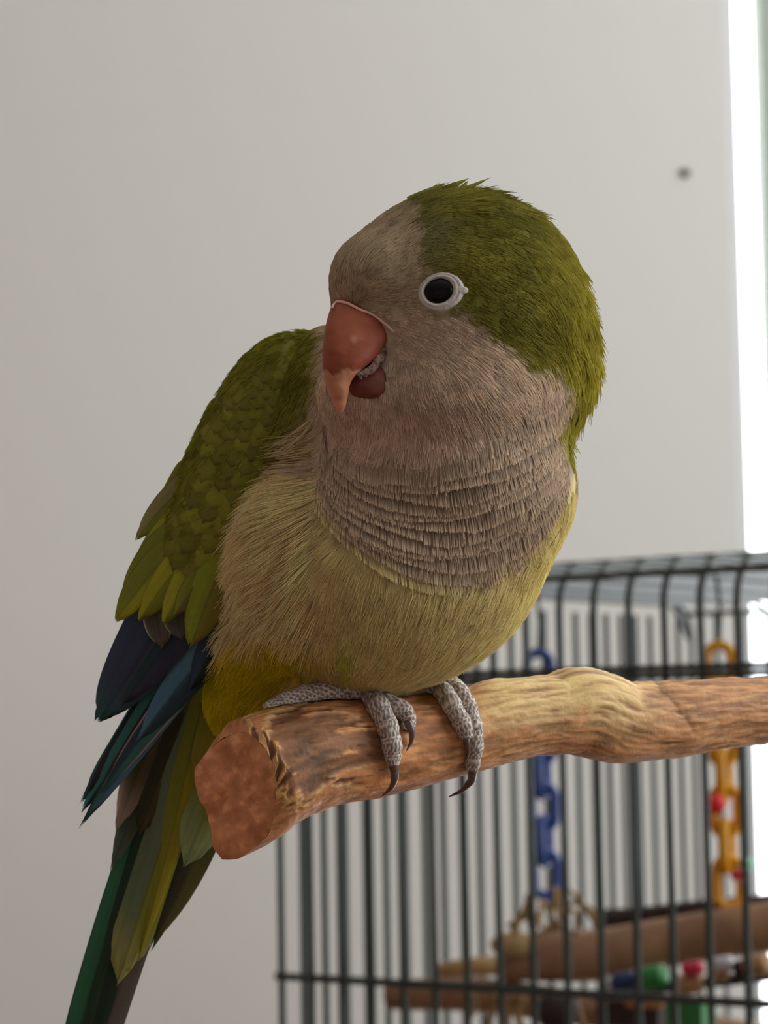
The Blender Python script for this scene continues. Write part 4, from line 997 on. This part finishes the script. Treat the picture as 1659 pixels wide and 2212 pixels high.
prof = [(52, 43, -7), (48, 39, 0), (45, 37, 3), (42.5, 35, 1), (40, 33.5, 4), (37.5, 31.5, 4.5), (33.5, 28.5, 2), (30, 25.5, -4)]
rs = [eye_ring(a, b_, o_, 48, -.30, 5 * (a - 34) / 18, 1.0 * (a - 34) / 18) for a, b_, o_ in prof]
for i, r in enumerate(rs):
    for k in range(48): r[k] += Ne * 1.2 * noise.noise(Vector((math.cos(k / 48 * 2 * PI) * 5, math.sin(k / 48 * 2 * PI) * 5, i)))
v, f_ = rings_mesh(rs); mesh_obj('eye_ring', BP(v), f_, ring_m, parrot)['label'] = 'bare pale grey skin ring around the eye'
v = []
cr = ray_d(bvh_body, 1000, 626, de)[0]
V_, F_ = ball((0, 0, 0), 1, 14, 9); v = np.array(V_) * [15, 9, 4] + [997, 627, cr - 3]; mesh_obj('eye_corner', BP(v), F_, ring_m, parrot)

# --- feet
foot_m = mat_new('scaly_skin', rough=0.6, attr=True, spec=0.35)
claw_m = mat_new('claw_horn', tuple(A(62, 46, 40)), .3, spec=.5)
def on_perch(x, y, r, k=.88):
    h = bvh_perch.ray_cast(Vector((x, y, -900)), Vector((0, 0, 1)))
    top = np.interp(x, st[:, 0], st[:, 1] - st[:, 2]); dcen = perch_d(x)
    if h[0] is None or y < top + 6: return dcen - 8
    return min(h[0].z, dcen) - r * k
def toe_geo(pts, radii, nseg=44, seedv=0, dfix=None):
    n = max(40, int(sum(math.dist(pts[i], pts[i + 1]) for i in range(len(pts) - 1)) / 3.2))
    X = catmull([(*p[:2], r) for p, r in zip(pts, radii)], n)
    dd = np.array([on_perch(x, y, r) for x, y, r in X]); 
    if dfix is not None: dd = dd + np.interp(np.linspace(0, 1, n), *dfix)
    for _ in range(6): dd[1:-1] = np.minimum(dd[1:-1], (dd[:-2] + dd[2:]) / 2 * .5 + dd[1:-1] * .5)
    C_ = np.stack([X[:, 0], X[:, 1], dd], 1); T_ = np.gradient(C_, axis=0); T_ /= np.linalg.norm(T_, axis=1)[:, None]
    u = np.cross(T_[0], [0, 0, 1.0]); u /= np.linalg.norm(u); al = 0; V = []; uvp = []
    s_ = 0
    for i in range(n):
        u = u - T_[i] * (u @ T_[i]); u /= np.linalg.norm(u); w2 = np.cross(T_[i], u)
        if i: s_ += np.linalg.norm(C_[i] - C_[i - 1])
        tt = i / (n - 1); endr = math.sqrt(max(0.02, 1 - max(0, (tt - .93) / .07) ** 2)) * math.sqrt(max(.02, 1 - max(0, (.05 - tt) / .05) ** 2))
        r = X[i, 2] * endr * (1 + .06 * math.sin(s_ * .13 + seedv) + .03 * math.sin(s_ * .31))
        for k in range(nseg):
            a = 2 * PI * k / nseg; V.append(C_[i] + (u * math.cos(a) + w2 * math.sin(a)) * r); uvp.append((s_, a * X[i, 2], a, r))
    V = np.array(V); uvp = np.array(uvp); N_ = V - np.repeat(C_, nseg, 0); N_ /= np.linalg.norm(N_, axis=1)[:, None] + 1e-9
    # scales: jittered hexagonal cells wrapped round the toe
    g = 10.5; rs_ = random.Random(seedv); seeds = []
    per = 2 * PI * float(np.mean(X[:, 2])); nc = max(6, int(per / g)); row = 0; s0 = -g
    while s0 < uvp[:, 0].max() + g:
        for c in range(nc): seeds.append((s0 + rs_.uniform(-2, 2), (c + .5 * (row % 2) + rs_.uniform(-.2, .2)) / nc * 2 * PI))
        s0 += g * .87; row += 1
    sd = np.array(seeds); R0 = float(np.mean(X[:, 2])); f1 = np.full(len(V), 1e9); f2 = f1.copy(); idx = np.zeros(len(V), int)
    for q, (a_, b_) in enumerate(sd):
        da = np.abs(uvp[:, 2] - b_); da = np.minimum(da, np.abs(2 * PI - da)); d_ = np.hypot(uvp[:, 0] - a_, da * R0)
        m = d_ < f1; f2 = np.where(m, f1, np.minimum(f2, d_)); idx[m] = q; f1 = np.minimum(f1, d_)
    e = f2 - f1; cellv = np.array([rs_.uniform(.8, 1.2) for _ in sd])[idx]
    V = V + N_ * (2.0 * sstep(0, 4.0, e) - 1)[:, None]
    ed = sstep(3.6, 1.0, e)[:, None]; c = A(98, 88, 82, 1.2) * cellv[:, None] * (1 - ed) + A(178, 166, 156, 1.3) * ed
    Fc = [(i * nseg + k, i * nseg + (k + 1) % nseg, (i + 1) * nseg + (k + 1) % nseg, (i + 1) * nseg + k) for i in range(n - 1) for k in range(nseg)]
    return V, Fc, np.clip(c, .01, .8), np.zeros((len(V), 2)), C_[-1], X[-1, 2]
def claw(pts, d0, parent, r0=12, dd=(0, -4, 6, 14)):
    P = catmull([(p[0], p[1], d0 + e) for p, e in zip(pts, dd)], 16); Rr = [S * r0 * (1 - (i / 15) ** 1.4 * .88) for i in range(16)]
    for i in range(16):
        h = bvh_perch.find_nearest(Vector(P[i]), 200)
        if h[0] is not None:
            need = Rr[i] / S + 6 - (Vector(P[i]) - h[0]).dot(h[1])
            if need > 0: P[i, 2] -= need * 1.15
    for it in range(30):
        v, f_ = tube_vf([Vector(q) for q in P], [r / S * 1.2 + .6 for r in Rr], 12)
        ov = BVHTree.FromPolygons(v, [list(q) for q in f_]).overlap(bvh_perch)
        if not ov: break
        for i in range(16):
            h = bvh_perch.find_nearest(Vector(P[i]), 200)
            if h[0] is not None and (Vector(P[i]) - h[0]).dot(h[1]) < Rr[i] / S + 10 + it: P[i] = P[i] + np.array(h[1]) * 1.3
    v, f_ = tube_vf([Vector(q) for q in BP(P)], Rr, 12); mesh_obj('claw', v, f_, claw_m, parent)['label'] = 'dark curved claw'
def foot(toes, label):
    gs = [toe_geo(p, r, seedv=i + len(label), dfix=df) for i, (p, r, df, cl) in enumerate(toes)]
    gs = [(push_out(push_out(push_out(push_out(g_[0], 4.0), 4.0), 4.0), 3.6),) + g_[1:] for g_ in gs]
    def clear(V_, F_):
        V_ = V_.copy()
        for it in range(14):
            ov = BVHTree.FromPolygons(V_.tolist(), [list(q) for q in F_]).overlap(bvh_perch)
            if not ov: break
            for vi in {v for a, _ in ov for v in F_[a]}:
                loc, nrm, _, _ = bvh_perch.find_nearest(Vector(V_[vi]), 200)
                if loc is not None: V_[vi] = V_[vi] + np.array(nrm) * 1.6
        return V_
    gs = [(clear(g_[0], g_[1]),) + g_[1:] for g_ in gs]
    g = join_geo(gs); o = mesh_obj('foot', BP(g[0]), g[1], foot_m, parrot, col=g[2]); o['label'] = label
    for (p, r, df, cl), gg in zip(toes, gs):
        if cl: claw(cl[0], gg[4][2] + cl[2], o, cl[1], cl[3] if len(cl) > 3 else (0, -4, 4, 12))
foot([([(712, 1430), (735, 1470), (765, 1488), (798, 1505), (828, 1548), (845, 1600), (850, 1658)], [22, 27, 29, 27, 24, 22, 17], ([0, .3, 1], [30, 0, 0]), ([(849, 1648), (853, 1675), (846, 1700), (826, 1719)], 11, -1)),
      ([(568, 1533), (625, 1511), (680, 1497), (735, 1491), (775, 1494)], [11, 19, 23, 27, 24], ([0, .5, 1], [34, 18, 4]), None),
      ([(775, 1490), (820, 1512), (862, 1530), (882, 1552), (880, 1578)], [20, 21, 21, 18, 13], None, ([(880, 1556), (889, 1580), (888, 1602), (878, 1622)], 9, -6))],
     'grey scaly foot gripping the branch, nearer the sawn end')
foot([([(905, 1440), (925, 1480), (955, 1495), (985, 1540), (1004, 1575), (1008, 1598)], [20, 22, 23, 21, 19, 15], ([0, .3, 1], [30, 0, -4]), ([(1003, 1580), (1009, 1606), (1010, 1630), (1001, 1652)], 9, -6)),
      ([(950, 1448), (975, 1478), (1003, 1515), (1021, 1565), (1025, 1612), (1018, 1668)], [18, 21, 21, 20, 19, 15], ([0, .3, 1], [30, 8, 0]), ([(1018, 1656), (1014, 1685), (1000, 1706), (970, 1721)], 11, 0)),
      ([(860, 1500), (900, 1492), (945, 1490)], [12, 17, 19], ([0, 1], [40, 15]), None)],
     'grey scaly foot gripping the branch, farther from the sawn end')
